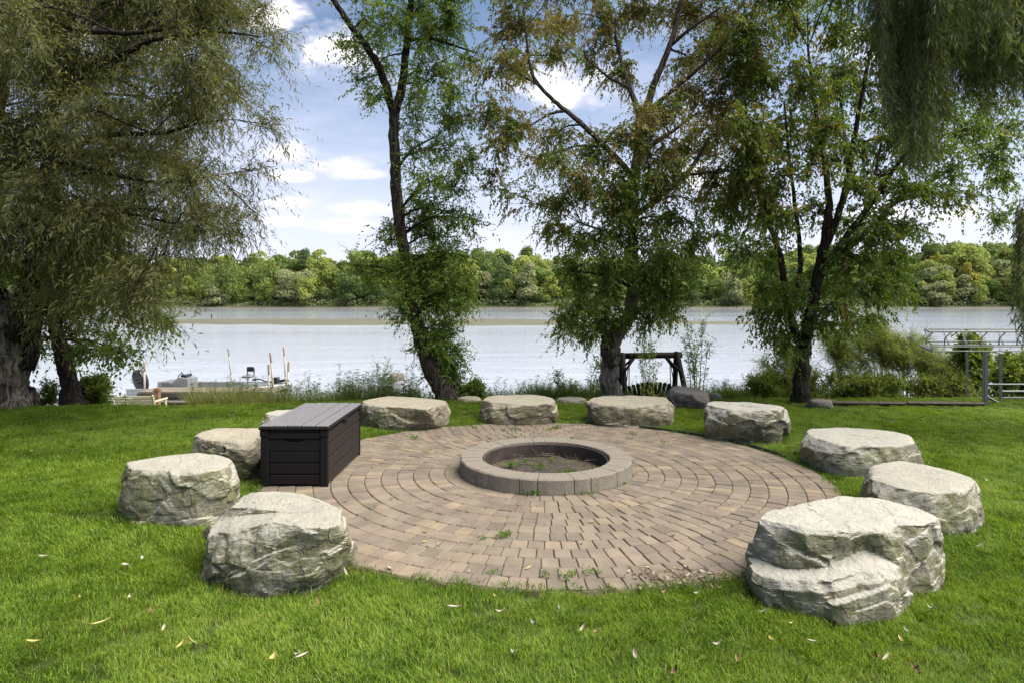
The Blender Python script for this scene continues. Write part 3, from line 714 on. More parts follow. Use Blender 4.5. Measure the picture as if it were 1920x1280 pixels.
# ------------------------------------------------------------------ log swing on the lower bank
SD = 16.2
def sw(px, py, d=SD): return W(px, py, d)
sroot_p = sw(1220, 745); sroot_p[2] = float(ground_z(sroot_p[0], SD)); swing = tag(empty('porch_swing', sroot_p), 'dark log-framed garden swing standing by the water behind the stump', 'garden swing')
gz0 = sroot_p[2]; L = lambda p: np.asarray(p, float) - sroot_p
tl, tr_ = sw(1160, 667), sw(1276, 665)
g = MB(); tube(g, [L(tl) - [.05, 0, 0], L((tl + tr_) / 2), L(tr_) + [.03, 0, 0]], .078, 10, rough=.04); g.build('top_beam', M['blackwood'], swing, smooth=True)
for sx, tp in ((-1, tl), (1, tr_)):
    for sy, dx in ((-1, .16 if sx > 0 else .10), (1, -.03 if sx > 0 else .02)):
        g = MB(); ft = np.array([tp[0] + dx, SD + sy * .62, gz0 - .05]); a = tp + [-.10 * sx, sy * .03, .0]
        tube(g, [L(a) + [0, 0, .07], L((a + ft) / 2), L(ft)], .066, 9, rough=.04); g.build('leg', M['blackwood'], swing, smooth=True)
    g = MB(); bar(g, L([tp[0] + .03, SD - .5, gz0 + .42]), L([tp[0] + .03, SD + .5, gz0 + .42]), .04); bar(g, L([tp[0] - .1 * sx + .04, SD - .36, gz0 + .42]), L([tp[0] + .16, SD - .4, gz0 + .40]), .035); g.build('cross_brace', M['blackwood'], swing, smooth=True)
    for sy in (-.05, .05):
        g = MB(); bar(g, L(tp + [-.40 * sx, sy, -.04]), L(tp + [-.06 * sx, sy * 6, -.42]), .03); g.build('knee_brace', M['blackwood'], swing, smooth=True)
sc0 = np.array([sw(1219, 740)[0], SD, gz0 + .46])
for i in range(12):
    u = (i - 5.5) / 5.5; g = MB(); b0 = sc0 + [u * .46, -.22, .02]; t0 = sc0 + [u * .62, -.40, .50 + .10 * (1 - u * u)]
    s = .046; d_ = (t0 - b0) / np.linalg.norm(t0 - b0); sd = np.array([1, 0, 0]); th_ = np.cross(d_, sd) * .012
    V = [p + q * s * sd + r * th_ for p in (L(b0), L(t0)) for q in (-1, 1) for r in (-1, 1)]
    V += [L(t0) + d_ * .03 + q * s * .5 * sd + r * th_ for q in (-1, 1) for r in (-1, 1)]
    Q = []
    for a in (0, 4): Q += [[a, a + 1, a + 5, a + 4], [a + 2, a + 6, a + 7, a + 3], [a, a + 4, a + 6, a + 2], [a + 1, a + 3, a + 7, a + 5]]
    Q += [[0, 2, 3, 1], [8, 9, 11, 10]]
    g.add(V, Q); g.build('back_slat', M['blackwood'], swing)
for i in range(5):
    g = MB(); y = SD - .22 + i * .115; cbox(g, L([sc0[0] - .56, y, sc0[2]]), L([sc0[0] + .56, y + .09, sc0[2] + .025]), .004); g.build('seat_slat', M['blackwood'], swing)
g = MB(); cbox(g, L([sc0[0] - .66, SD - .34, sc0[2] + .22]), L([sc0[0] + .66, SD - .30, sc0[2] + .29]), .006); g.build('back_rail', M['blackwood'], swing)
for sx in (-1, 1):
    g = MB(); x = sc0[0] + sx * .60; cbox(g, L([x - .05, SD - .36, sc0[2] + .22]), L([x + .05, SD + .32, sc0[2] + .25]), .006); cbox(g, L([x - .03, SD + .22, sc0[2] - .02]), L([x + .03, SD + .29, sc0[2] + .22]), .006); g.build('armrest', M['blackwood'], swing)
    g = MB(); tx = (tl[0] + .28) if sx < 0 else (tr_[0] - .28)
    bar(g, L([x, SD - .25, sc0[2] + .25]), L([tx, SD, tl[2] - .05]), .013, 6); bar(g, L([x, SD + .25, sc0[2] + .25]), L([tx, SD, tl[2] - .05]), .013, 6); g.build('hanging_chain', M['blackwood'], swing)

# ------------------------------------------------------------------ park bench, posts, dock
BD = 16.0; bc = W(264, 757, BD); bg_ = float(ground_z(bc[0], BD)); bench = tag(empty('park_bench', (bc[0], BD, bg_), R(4)), 'pale yellow-green slatted bench seen from behind at the lawn edge', 'bench')
bt = W(264, 737, BD)[2] - bg_; bwid = 66 / F * BD / 2
for i in range(6):
    g = MB(); z = bt - .02 - i * .062; y = -.28 + (0.62 - (z - .1)) * .28 - .02; cbox(g, (-bwid + .03, y - .012, z - .05), (bwid - .03, y + .012, z), .004); g.build('back_slat', M['benchwood'], bench)
for i in range(5):
    g = MB(); y = -.10 + i * .095; cbox(g, (-bwid + .03, y, .36 - .006 * i), (bwid - .03, y + .075, .385 - .006 * i), .004); g.build('seat_slat', M['benchwood'], bench)
for sx in (-1, 1):
    x = sx * bwid
    def qbar(name, a, b, r=.03):
        g = MB(); tube(g, [np.array(a), np.array(b)], r, 4); g.build(name, M['benchwood'], bench)
    qbar('back_post', (x, -.33, bt), (x, -.06, .05)); qbar('leg', (x, .40, 0), (x, .34, .56)); qbar('leg', (x, -.22, 0), (x, .1, .36)); qbar('armrest', (x, -.22, .58), (x, .42, .57)); qbar('seat_rail', (x, -.12, .33), (x, .42, .34))
def post_thing(name, label, cat, px, pt, d, r, mat, group=None, lean=0.0, sleeve=True, zb=-2.6):
    t = W(px, pt, d); root = tag(empty(name, (t[0] + lean, d, zb)), label, cat, group); h = t[2] - zb
    P = lambda k: np.array([-lean * k / h, 0, k])
    g = MB(); tube(g, [P(0), P(h - .02)], r * .62, 10); g.build('pole', M['galv'] if sleeve else mat, root, smooth=True)
    if sleeve:
        g = MB(); tube(g, [P(h * .38), P(h - .30)], r, 12); g.build('sleeve', mat, root, smooth=True)
        g = MB(); tube(g, [P(h - .33), P(h - .24), P(h - .20), P(h - .03), P(h)], [r * 1.02, r * 1.1, r * 1.32, r * 1.32, r * 1.15], 12); g.build('cap', mat, root, smooth=True)
        g = MB(); tube(g, [P(h * .36), P(h * .40), P(h * .52), P(h * .55)], [r * 1.05, r * 1.25, r * 1.25, r * 1.05], 12); g.build('lower_cap', mat, root, smooth=True)
    return root
PG = 'tan sleeved mooring posts along the dock'
post_thing('mooring_post', 'tan sleeved mooring post alone at far left of the dock, left of the bench', 'mooring post', 210, 685, 21, .030, M['pvc'], PG)
post_thing('mooring_post', 'tan sleeved mooring post in front of the black outboard motor', 'mooring post', 271, 677, 20.4, .030, M['pvc'], PG)
post_thing('mooring_post', 'tan leaning mooring post beyond the boat, left of its pedestal seat', 'mooring post', 428, 652, 24.5, .030, M['pvc'], PG, .24)
post_thing('mooring_post', 'tall tan mooring post rising out of the weeds near the trolling motor', 'mooring post', 507, 660, 19.9, .030, M['pvc'], PG, .20)
post_thing('mooring_post', 'short straight tan mooring post half sunk in the weeds left of the trolling motor', 'mooring post', 504, 682, 19.6, .030, M['pvc'], PG)
post_thing('mooring_post', 'tallest tan mooring post standing beyond the bow of the boat', 'mooring post', 532, 650, 23.4, .030, M['pvc'], PG, .14)
post_thing('mooring_post', 'tan mooring post at the bow leaning the opposite way to its neighbours', 'mooring post', 542, 677, 20.6, .030, M['pvc'], PG, -.2)
rp = W(295, 728, 19.6); root = tag(empty('dock_post', (rp[0], 19.6, -2.3)), 'short reddish-brown wooden post beside the pale bench', 'post'); h = rp[2] + 2.3
g = MB(); cbox(g, (-.075, -.075, 0), (.075, .075, h - .06), .008); g.build('shaft', M['redwood'], root)
g = MB(); cbox(g, (-.10, -.10, h - .06), (.10, .10, h - .02), .008); cbox(g, (-.07, -.07, h - .019), (.07, .07, h + .02), .015); g.build('cap', M['redwood'], root)
dk0, dk1 = W(268, 735, 20.3)[0], W(520, 735, 20.3)[0]; dz = W(300, 734, 20)[2]
dock = tag(empty('dock', (dk0, 20, dz)), 'weathered wooden dock running along the moored fishing boat', 'dock')
n = int((dk1 - dk0) / .16)
for i in range(n):
    g = MB(); cbox(g, (i * .16 + .005, .05, -.045 + .004 * rng.random()), (i * .16 + .155, 1.1, -.004 + .004 * rng.random()), .004); g.build('deck_plank', M['deckwood'], dock)
for y in (.02, 1.12):
    g = MB(); cbox(g, (-.02, y - .025, -.17), (n * .16 + .02, y + .025, -.046), .005); g.build('fascia_board', M['timber'], dock)
g = MB(); cbox(g, (.1, -.03, -.33), (n * .16, .0, -.27), .005); g.build('lower_rail', M['pvc'], dock)
for i in range(5):
    x = .15 + i * (n * .16 - .3) / 4
    for y in (.10, 1.04): g = MB(); bar(g, (x, y, -1.6), (x, y, -.05), .05); g.build('support_post', M['timber'], dock)

# ------------------------------------------------------------------ fishing boat
QD = 22.0; b0 = W(268, 722, QD); b1 = W(546, 716, QD); BL = b1[0] - b0[0]; rail = W(400, 721, QD)[2]
boat = tag(empty('fishing_boat', (b0[0], QD, WATER)), 'grey aluminium fishing boat with black outboard moored at the dock', 'boat')
rz = rail - WATER
def hull_sec(u):                                          # stern u=0 to bow u=1
    hw = .92 * (1 - max(0, (u - .55) / .45) ** 2.2) + .03; sh = rz + .06 * max(0, (u - .6) / .4) ** 1.5
    kb = -.22 + .42 * max(0, (u - .72) / .28) ** 2
    return hw, sh, kb
rows = []
for u in np.linspace(0, 1, 26):
    hw, sh, kb = hull_sec(u); x = u * BL
    pr = [(-hw + .06, sh - .25), (-hw + .05, sh - .02), (-hw, sh), (-hw - .03, sh - .03), (-hw * .93, sh - .3), (-hw * .8, kb + .10), (0, kb), (hw * .8, kb + .10), (hw * .93, sh - .3), (hw + .03, sh - .03), (hw, sh), (hw - .05, sh - .02), (hw - .06, sh - .25)]
    rows.append([[x, y if abs(y) > 0 else 0, z] for y, z in pr])
g = MB(); rows = np.array(rows); grid(g, rows); m_ = rows.shape[1]; g.poly += [list(range(m_))]; g.build('hull', M['alu'], boat, smooth=False)
g = MB(); rows = []
for u in np.linspace(0.0, .99, 20):
    hw, sh, kb = hull_sec(u); hw = max(.02, hw - .05); z = (rz - .26) if u < .6 else (sh - .035)
    rows.append([[u * BL, -hw, z], [u * BL, 0, z + .01], [u * BL, hw, z]])
grid(g, np.array(rows)); g.build('deck', M['boatgrey'], boat)
g = MB(); ox = -.16                                       # outboard: cowl, leg, skeg
rows = []
oz = W(283, 693, QD)[2] - WATER
prof = [(oz - .86, .09, .12), (oz - .72, .13, .17), (oz - .56, .16, .22), (oz - .40, .18, .25), (oz - .20, .17, .235), (oz - .06, .13, .18), (oz, .06, .10)]
an = np.linspace(0, 2 * np.pi, 17)[:-1]
for z, wy_, wx_ in prof: rows.append(np.stack([ox + .08 + .0 * an + wx_ * np.sign(np.cos(an)) * np.abs(np.cos(an)) ** .7 + .22 * (oz - z - .4), wy_ * np.sign(np.sin(an)) * np.abs(np.sin(an)) ** .7, 0 * an + z], 1))
grid(g, np.array(rows), wrap=True); g.poly += [list(range(96, 112))]
motor = g.build('outboard_motor', M['black'], boat, smooth=True)
g = MB(); cbox(g, (ox - .02, -.06, -.5), (ox + .16, .06, oz - .76), .02); cbox(g, (ox - .1, -.04, -.62), (ox + .2, .04, -.5), .02); cbox(g, (ox + .1, -.12, rz - .35), (.05, .12, rz - .02), .01); g.build('motor_leg', M['black'], motor)
for k in range(2):
    g = MB(); z = oz - .34 - .085 * k; x0 = ox - .20 + .22 * (oz - z - .4)
    V = [(x0 + .02, -.193, z), (x0 + .40, -.186, z + .10 - .03 * k), (x0 + .40, -.186, z + .115 - .03 * k), (x0 + .02, -.193, z + .022)]
    V += [(a, b + .012, c) for a, b, c in V]; g.add(V, [[0, 1, 2, 3], [7, 6, 5, 4], [0, 4, 5, 1], [3, 2, 6, 7], [1, 5, 6, 2], [0, 3, 7, 4]]); g.build('stripe', M['mark'], motor)
xx = lambda px: W(px, 700, QD)[0] - b0[0]; zz = lambda py: W(0, py, QD)[2] - WATER
g = MB(); cbox(g, (xx(312), -.35, rz - .26), (xx(331), .35, zz(712)), .04); g.build('bench_seat', M['boatgrey'], boat)
g = MB(); V = [(xx(337), -.45, rz - .26), (xx(364), -.45, rz - .26), (xx(364), -.45, zz(707)), (xx(348), -.45, zz(704)), (xx(337), -.45, zz(712))]; V += [(a, .25, c) for a, b, c in V]
g.add(V, None, None, None, [[4, 3, 2, 1, 0], [5, 6, 7, 8, 9]] + [[i, (i + 1) % 5, (i + 1) % 5 + 5, i + 5] for i in range(5)]); con = g.build('console', M['alu'], boat)
g = MB(); an = np.linspace(0, 2 * np.pi, 21); tube(g, np.stack([xx(341) + .05 * np.sin(an), -.1 + .17 * np.cos(an), zz(706) + .15 * np.sin(an)], 1), .016, 6); g.build('steering_wheel', M['black'], con)
g = MB(); cbox(g, (xx(347), -.32, zz(704)), (xx(358), .1, zz(700)), .02); bar(g, (xx(350), -.3, zz(700)), (xx(348), -.3, zz(694)), .008); bar(g, (xx(359), 0, zz(704)), (xx(357), 0, zz(694)), .008); g.build('instruments', M['black'], con)
seat = MB(); sx0 = xx(457); tube(seat, [(xx(465), 0, rz - .05), (xx(465), 0, zz(708))], .022, 8); seat.build('seat_pedestal', M['galv'], boat)
g = MB(); cbox(g, (sx0, -.22, zz(707)), (xx(474), .22, zz(702.5)), .03); st = g.build('pedestal_seat', M['boatgrey'], boat)
g = MB(); cbox(g, (xx(459), .12, zz(697)), (xx(473.5), .2, zz(688)), .03); bar(g, (xx(460), .16, zz(704)), (xx(460), .16, zz(690)), .018); bar(g, (xx(473), .16, zz(704)), (xx(473), .16, zz(690)), .018); g.build('seat_back', M['black'], st)
g = MB(); tube(g, spline([(xx(479), -.2, zz(710)), (xx(492), -.2, zz(709)), (xx(502), -.2, zz(713)), (xx(515), -.2, zz(714))], 5), .022, 7); cbox(g, (xx(517), -.3, zz(717)), (xx(527), -.08, zz(705)), .03); tube(g, [(xx(526), -.2, zz(713)), (xx(537), -.2, zz(711))], .05, 8); tube(g, [(xx(478), -.2, zz(710)), (xx(485), -.2, zz(709.5))], .032, 8); g.build('trolling_motor', M['black'], boat)

# ------------------------------------------------------------------ boat lift frame standing on the grass at the right
LD0, LD1 = 10.75, 12.1; lp = W(1849, 760, LD0)
lift = tag(empty('boat_lift', (lp[0], LD0, float(ground_z(lp[0], LD0)))), 'galvanised boat lift frame with slanted struts left on the grass by the scrub', 'boat lift')
lo_ = np.array(lift.location); LP = lambda px, py, d: W(px, py, d) - lo_
def lbar(name, a, b, r=.022, n=4, parent=None): g = MB(); tube(g, [a, b], r, n); return g.build(name, M['galv'], parent or lift)
XR = 2090
for d, yy in ((LD0, (622, 640, 647, 658)), (LD1, (617, 650))):
    for k, y in enumerate(yy): lbar('rail', LP(1741 if k < 2 else 1746 if d == LD0 else 1728, y, d), LP(XR, y, d), .011 if k else .014)
lbar('end_beam', LP(1746, 656, LD0), LP(1728, 648, LD1), .03); lbar('end_beam', LP(1741, 622, LD0), LP(1735, 617, LD1), .02)
for k in range(9):
    x = 1751 + k * 34
    g = MB(); tube(g, [LP(x, 622, LD0), LP(x - 13, 634, LD0), LP(x - 14, 646, LD0)], .012, 5); g.build('strut', M['galv'], lift)
    lbar('strut', LP(x - 18 , 617, LD1), LP(x - 6, 645, LD0), .012)
for x, yt, yb, d in ((1849, 659, 765, LD0), (1845, 659, 733, LD0 + .25), (1813, 656, 742, LD1), (1876, 662, 758, 11.3), (2060, 659, 768, LD0), (2060, 650, 745, LD1)):
    a = LP(x, yt, d); b = np.array([a[0], a[1], float(ground_z(a[0] + lo_[0], d)) - lo_[2] - .06]); lbar('post', a, b, .032)
lbar('lower_rail', LP(1852, 720, LD0), LP(XR, 720, LD0), .016); lbar('lower_rail', LP(1879, 733, 11.3), LP(XR, 733, 11.3), .02); lbar('lower_rail', LP(1852, 744, LD0), LP(1877, 757, 11.2), .025); lbar('lower_rail', LP(1877, 757, 11.2), LP(XR, 758, 11.2), .025); lbar('lower_rail', LP(1879, 745, 11.3), LP(XR, 745, 11.3), .016)
tp = [GP(1552, 757), GP(1700, 757.5), GP(1846, 758)]
for a, b in zip(tp[:-1], tp[1:]):
    g = MB(); d_ = (b - a) / np.linalg.norm(b - a); tube(g, [a + d_ * .01 + [0, 0, .02], b - d_ * .01 + [0, 0, .01]], .038, 4)
    tag(g.build('edging_timber', M['timber']), 'dark edging timber lying on grass between tree and lift, ' + ('nearer the tree' if a is tp[0] else 'nearer the lift'), 'timber', 'edging timbers on the lawn')

# ------------------------------------------------------------------ foliage machinery
def unit(v): return v / (np.linalg.norm(v, axis=-1, keepdims=True) + 1e-9)
def leaves(mb, P, D, L, Wd, rnd, flat=0.5, droop=0.0):    # one folded kite per leaf
    n = len(P); D = unit(D); U = rng.normal(size=(n, 3)); U[:, 2] += flat * 2; S = unit(np.cross(D, U)); Nn = np.cross(S, D)
    L = np.broadcast_to(L, (n,))[:, None]; Wd = np.broadcast_to(Wd, (n,))[:, None]
    mid = P + D * L * .45 ; tip = P + D * L - np.array([0, 0, 1]) * L * droop
    V = np.stack([P, mid + S * Wd * .5 + Nn * Wd * .15, tip, mid - S * Wd * .5 + Nn * Wd * .15], 1).reshape(-1, 3)
    Q = np.arange(n * 4).reshape(n, 4); mb.add(V, Q, None, np.repeat(rnd, 4))
def spray(crown, wood, starts, dirs, length, nleaf, leaf, grav=0.25, rbase=None, spread=0.9, twig_r=0.0022, brown=0.0):
    n = len(starts); k = nleaf; t = (np.arange(k) + .5) / k
    ln = length * (0.6 + 0.8 * rng.random(n)); D = unit(dirs)
    bend = rng.normal(size=(n, 3)) * .25; bend[:, 2] -= grav
    P = starts[:, None] + D[:, None] * (ln[:, None] * t)[..., None] + bend[:, None] * (ln[:, None] * t * t)[..., None]
    T = unit(D[:, None] + 2 * bend[:, None] * t[None, :, None])
    side = unit(np.cross(T, rng.normal(size=(n, k, 3)))); D2 = unit(T * .75 + side * spread + np.array([0, 0, -.35 * grav]))
    base = rng.random(n) if rbase is None else rbase
    r = np.clip(base[:, None] + (rng.random((n, k)) - .5) * .28, 0, 1)
    L, Wd, dr = leaf; sc_ = 0.7 + .6 * rng.random(n * k)
    leaves(crown, P.reshape(-1, 3), D2.reshape(-1, 3), L * sc_, Wd * sc_, r.ravel(), droop=dr)
    if wood is not None:                                  # the twig itself: a thin three-sided strip
        e = starts + D * ln[:, None] + bend * ln[:, None]; m = starts + D * ln[:, None] * .5 + bend * ln[:, None] * .25
        a = unit(np.cross(D, [0.3, 0.2, 1.0])) * twig_r; b = np.cross(D, a)
        V = np.stack([starts + a, starts - a * .5 + b, starts - a * .5 - b, m + a * .7, m - a * .35 + b * .7, m - a * .35 - b * .7, e], 1).reshape(-1, 3)
        o = np.arange(n)[:, None, None] * 7
        Q = (np.array([[0, 1, 4, 3], [1, 2, 5, 4], [2, 0, 3, 5]])[None] + o).reshape(-1, 4); Tt = (np.array([[3, 4, 6], [4, 5, 6], [5, 3, 6]])[None] + o).reshape(-1, 3)
        wood.add(V, Q, Tt)
# one tree: trunk, limbs, boughs reaching into leafy clumps
def tree(name, label, d0, limbs, blobs, leaf, lmat, bark, nsub=9, ntw=9, nleaf=11, twl=.32, grav=.25, brownf=None, flare=True, group=None, depth_k=1.0, trunk_n=14):
    base = W(limbs[0][0][0], limbs[0][0][1], d0); base[2] = float(ground_z(base[0], d0))
    root = tag(empty(name, base), label, 'tree', group)
    skel = []; trunk = MB(); wood = MB(); crown = MB()
    for li, lb in enumerate(limbs):
        P = np.array([W(p[0], p[1], d0 + p[2]) for p in lb]); rad = np.array([p[3] for p in lb])
        if li == 0: P[0, 2] = min(P[0, 2], base[2]) - .12
        S = spline(P, 6); rr_ = np.interp(np.linspace(0, 1, len(S)), np.linspace(0, 1, len(P)), rad)
        S[1:-1] += rng.normal(size=(len(S) - 2, 3)) * rr_[1:-1, None] * .10
        if li == 0 and flare:
            hgt = S[:, 2] - base[2]; rr_ = rr_ * (1 + .28 * np.exp(-np.maximum(hgt, 0) / .16))
        (tube(trunk, S, rr_, trunk_n, rough=.05) if li == 0 else tube(wood, S, rr_, 9, rough=.06))
        for s, r in zip(S[2:], rr_[2:]): skel.append((s, r))
    SP = np.array([s for s, r in skel]); SR = np.array([r for s, r in skel])
    hi = SP[:, 2] > base[2] + 1.1 if name != 'willow_tree' else SP[:, 2] > base[2] + 1.0
    for bl in blobs:
        px, py, rx, ry = bl[:4]; dd = bl[4] if len(bl) > 4 else (rng.random() - .5) * 2.0 * depth_k
        c = W(px, py, d0 + dd); rad = np.array([rx / F * (d0 + dd), .8 * (rx + ry) / 2 / F * (d0 + dd), ry / F * (d0 + dd)])
        dist = np.linalg.norm(SP - c, axis=1) + 0.9 * np.maximum(0, SP[:, 2] - c[2]) + 100 * (~hi); j = np.argmin(dist)
        a = SP[j]; mid = (a + c) / 2 + np.array([0, 0, .10 * np.linalg.norm(c - a)]) + rng.normal(size=3) * .05
        path = spline([a, mid, c], 5); rb_ = min(SR[j] * .55, .012 + .014 * np.linalg.norm(c - a)); tube(wood, path, np.linspace(rb_, .007, len(path)), 6, cap=False, rough=.05)
        vol = rx * ry / 2500.0; m = max(4, int(nsub * vol * (bl[5] if len(bl) > 5 else 1)))
        q = rng.normal(size=(m, 3)); q = unit(q) * (rng.random((m, 1)) ** .45) * rad + c
        st = path[rng.integers(len(path) // 2, len(path), m)]
        fr = rng.random((m, ntw)) ** .6
        starts = st[:, None] + (q - st)[:, None] * fr[..., None] + rng.normal(size=(m, ntw, 3)) * .05
        for s, e in zip(st, q): tube(wood, [s, (s + e) / 2 + rng.normal(size=3) * .04, e], [.007, .005, .003], 4, cap=False)
        od = unit((q - c) + rng.normal(size=q.shape) * .12)
        dirs = unit(od)[:, None] * .5 + rng.normal(size=(m, ntw, 3)) * .75
        hue = np.repeat(rng.random(m)[:, None], ntw, 1) * .5 + rng.random((m, ntw)) * .3
        if brownf is not None: hue = np.where(rng.random((m, 1)) * .6 + rng.random((m, ntw)) * .4 < brownf(px, py), .62 + .38 * rng.random((m, ntw)), hue * .72)
        spray(crown, wood, starts.reshape(-1, 3), dirs.reshape(-1, 3), twl, nleaf, leaf, grav, hue.ravel())
    tag(trunk.build('trunk', bark, root, base, True)); wood.build('branches', M['bark_dark'] if bark is not M['bark_pale'] else M['bark'], root, base, True)
    cr = crown.build('crown', lmat, root, base); cr['kind'] = 'stuff'
    return root

tree('ash_tree', 'slender leaning tree curving up to a fork, left of the patio centre', 11.45,
     [[(846, 750, 0, .185), (822, 714, 0, .165), (799, 668, 0, .145), (784, 615, 0, .124), (772, 560, 0, .112), (763, 500, 0, .106), (753, 440, 0, .102), (745, 370, 0, .10), (741, 300, 0, .094), (739, 240, 0, .092), (739, 206, 0, .09), (741, 192, 0, .07)],
      [(738, 212, 0, .082), (716, 140, -.1, .072), (692, 95, -.2, .062), (657, 47, -.3, .055), (622, -5, -.4, .048), (580, -70, -.4, .03)],
      [(741, 212, 0, .085), (755, 150, .1, .078), (762, 90, .15, .07), (768, 30, .2, .062), (773, -40, .2, .05), (780, -140, .2, .03)],
      [(764, 78, .1, .035), (800, 72, 0, .03), (845, 84, -.2, .022), (895, 100, -.3, .012)], [(770, 30, .2, .03), (800, 5, .3, .024), (830, -30, .4, .02)],
      [(742, 320, 0, .03), (775, 280, .2, .022), (820, 255, .3, .014)], [(745, 400, 0, .03), (790, 350, -.2, .022), (840, 330, -.3, .012)]],
     [(800, 55, 60, 55), (845, 30, 55, 55), (795, 10, 60, 50), (735, 30, 45, 45), (690, 40, 28, 30), (665, 90, 30, 30), (700, 60, 40, 40), (715, 110, 32, 36), (672, 150, 32, 32), (695, 185, 30, 34), (640, 78, 16, 12),
      (820, 130, 58, 46), (850, 170, 42, 42), (795, 180, 42, 40), (780, 225, 36, 42), (835, 225, 45, 38), (790, 280, 38, 42), (845, 290, 46, 42), (800, 335, 45, 42), (855, 345, 44, 38), (795, 385, 48, 42),
      (850, 400, 50, 36), (785, 425, 50, 38), (725, 430, 26, 26), (712, 452, 26, 24), (830, 445, 55, 38), (790, 480, 55, 40), (850, 480, 46, 38), (725, 505, 30, 34), (690, 515, 40, 32), (665, 500, 28, 26),
      (800, 530, 60, 42), (855, 530, 48, 40), (770, 560, 46, 36), (820, 580, 55, 38), (870, 575, 36, 34), (750, 545, 24, 26), (800, 615, 36, 28), (845, 610, 38, 28), (795, 650, 20, 22), (825, 645, 30, 34), (838, 685, 32, 36, .1, 2.4), (852, 715, 26, 28, .1, 2.4), (866, 737, 20, 20, .1, 2.4), (822, 690, 18, 32, .15, 2), (848, 655, 30, 30, .1, 1.6), (830, 625, 34, 30, .1, 1.4), (880, 545, 36, 34), (885, 410, 36, 28), (820, 500, 60, 42, -.3), (760, 590, 40, 30, .3), (875, 300, 34, 34), (880, 215, 30, 34), (870, 120, 40, 40), (780, 520, 55, 44, .5), (840, 560, 55, 40, .5),
      (780, -50, 90, 55), (690, -40, 70, 50), (860, -40, 60, 50), (620, -40, 40, 40)],
     (.055, .027, .15), M['leaf_ash'], M['bark'], nsub=14, ntw=10, nleaf=12, twl=.30, grav=.2, depth_k=.8)

elder_b = [(960, 60, 70, 65), (1045, 40, 70, 55), (1125, 30, 65, 55), (1205, 30, 70, 60), (1290, 30, 80, 60), (1370, 55, 70, 65), (935, 130, 50, 50), (985, 140, 45, 45), (925, 205, 45, 48), (975, 235, 55, 42), (1045, 250, 50, 40), (1115, 285, 55, 45),
           (945, 270, 45, 32), (1010, 305, 55, 40), (1180, 250, 55, 48), (1250, 220, 65, 55), (1320, 180, 65, 60), (1300, 115, 65, 50), (1180, 135, 55, 48), (1110, 105, 48, 36), (1060, 100, 42, 34), (920, 350, 30, 22), (960, 365, 40, 22), (1055, 370, 52, 40), (1130, 375, 55, 45),
           (1205, 345, 65, 52), (1285, 280, 65, 48), (1340, 330, 60, 50), (1060, 435, 40, 38), (1110, 445, 55, 46), (1185, 440, 65, 52), (1260, 415, 65, 48), (1325, 400, 55, 42), (1375, 250, 50, 60), (1080, 515, 52, 42), (1135, 525, 64, 48), (1205, 520, 66, 48), (1265, 495, 50, 46),
           (1075, 580, 52, 36), (1060, 612, 38, 30), (1130, 585, 58, 38), (1210, 575, 50, 38), (1255, 555, 38, 42), (1085, 632, 24, 24), (1225, 612, 40, 24), (1270, 600, 22, 22), (1120, 605, 40, 25, -.5), (1045, 590, 25, 22),
           (970, -50, 80, 60), (1090, -60, 90, 60), (1210, -60, 90, 60), (1330, -50, 90, 60), (1200, -170, 120, 70), (1150, 480, 50, 40, -.8), (1240, 460, 50, 40, -.9), (1395, 130, 55, 60), (1385, 200, 50, 50), (1400, 340, 50, 46), (1385, 400, 45, 40), (1350, 110, 55, 55), (1340, 250, 55, 50), (1415, 260, 45, 45), (1360, 440, 40, 36), (1300, 450, 46, 40), (1150, 340, 55, 45), (1100, 340, 50, 42), (1060, 310, 50, 40), (1020, 420, 36, 30), (1230, 290, 60, 50), (1180, 390, 50, 40, -.9), (1260, 330, 50, 40, -1)]
def edges_(bl, d): return [b if len(b) > 4 else b + ((rng.random() - .5) * 2 * d,) for b in bl]
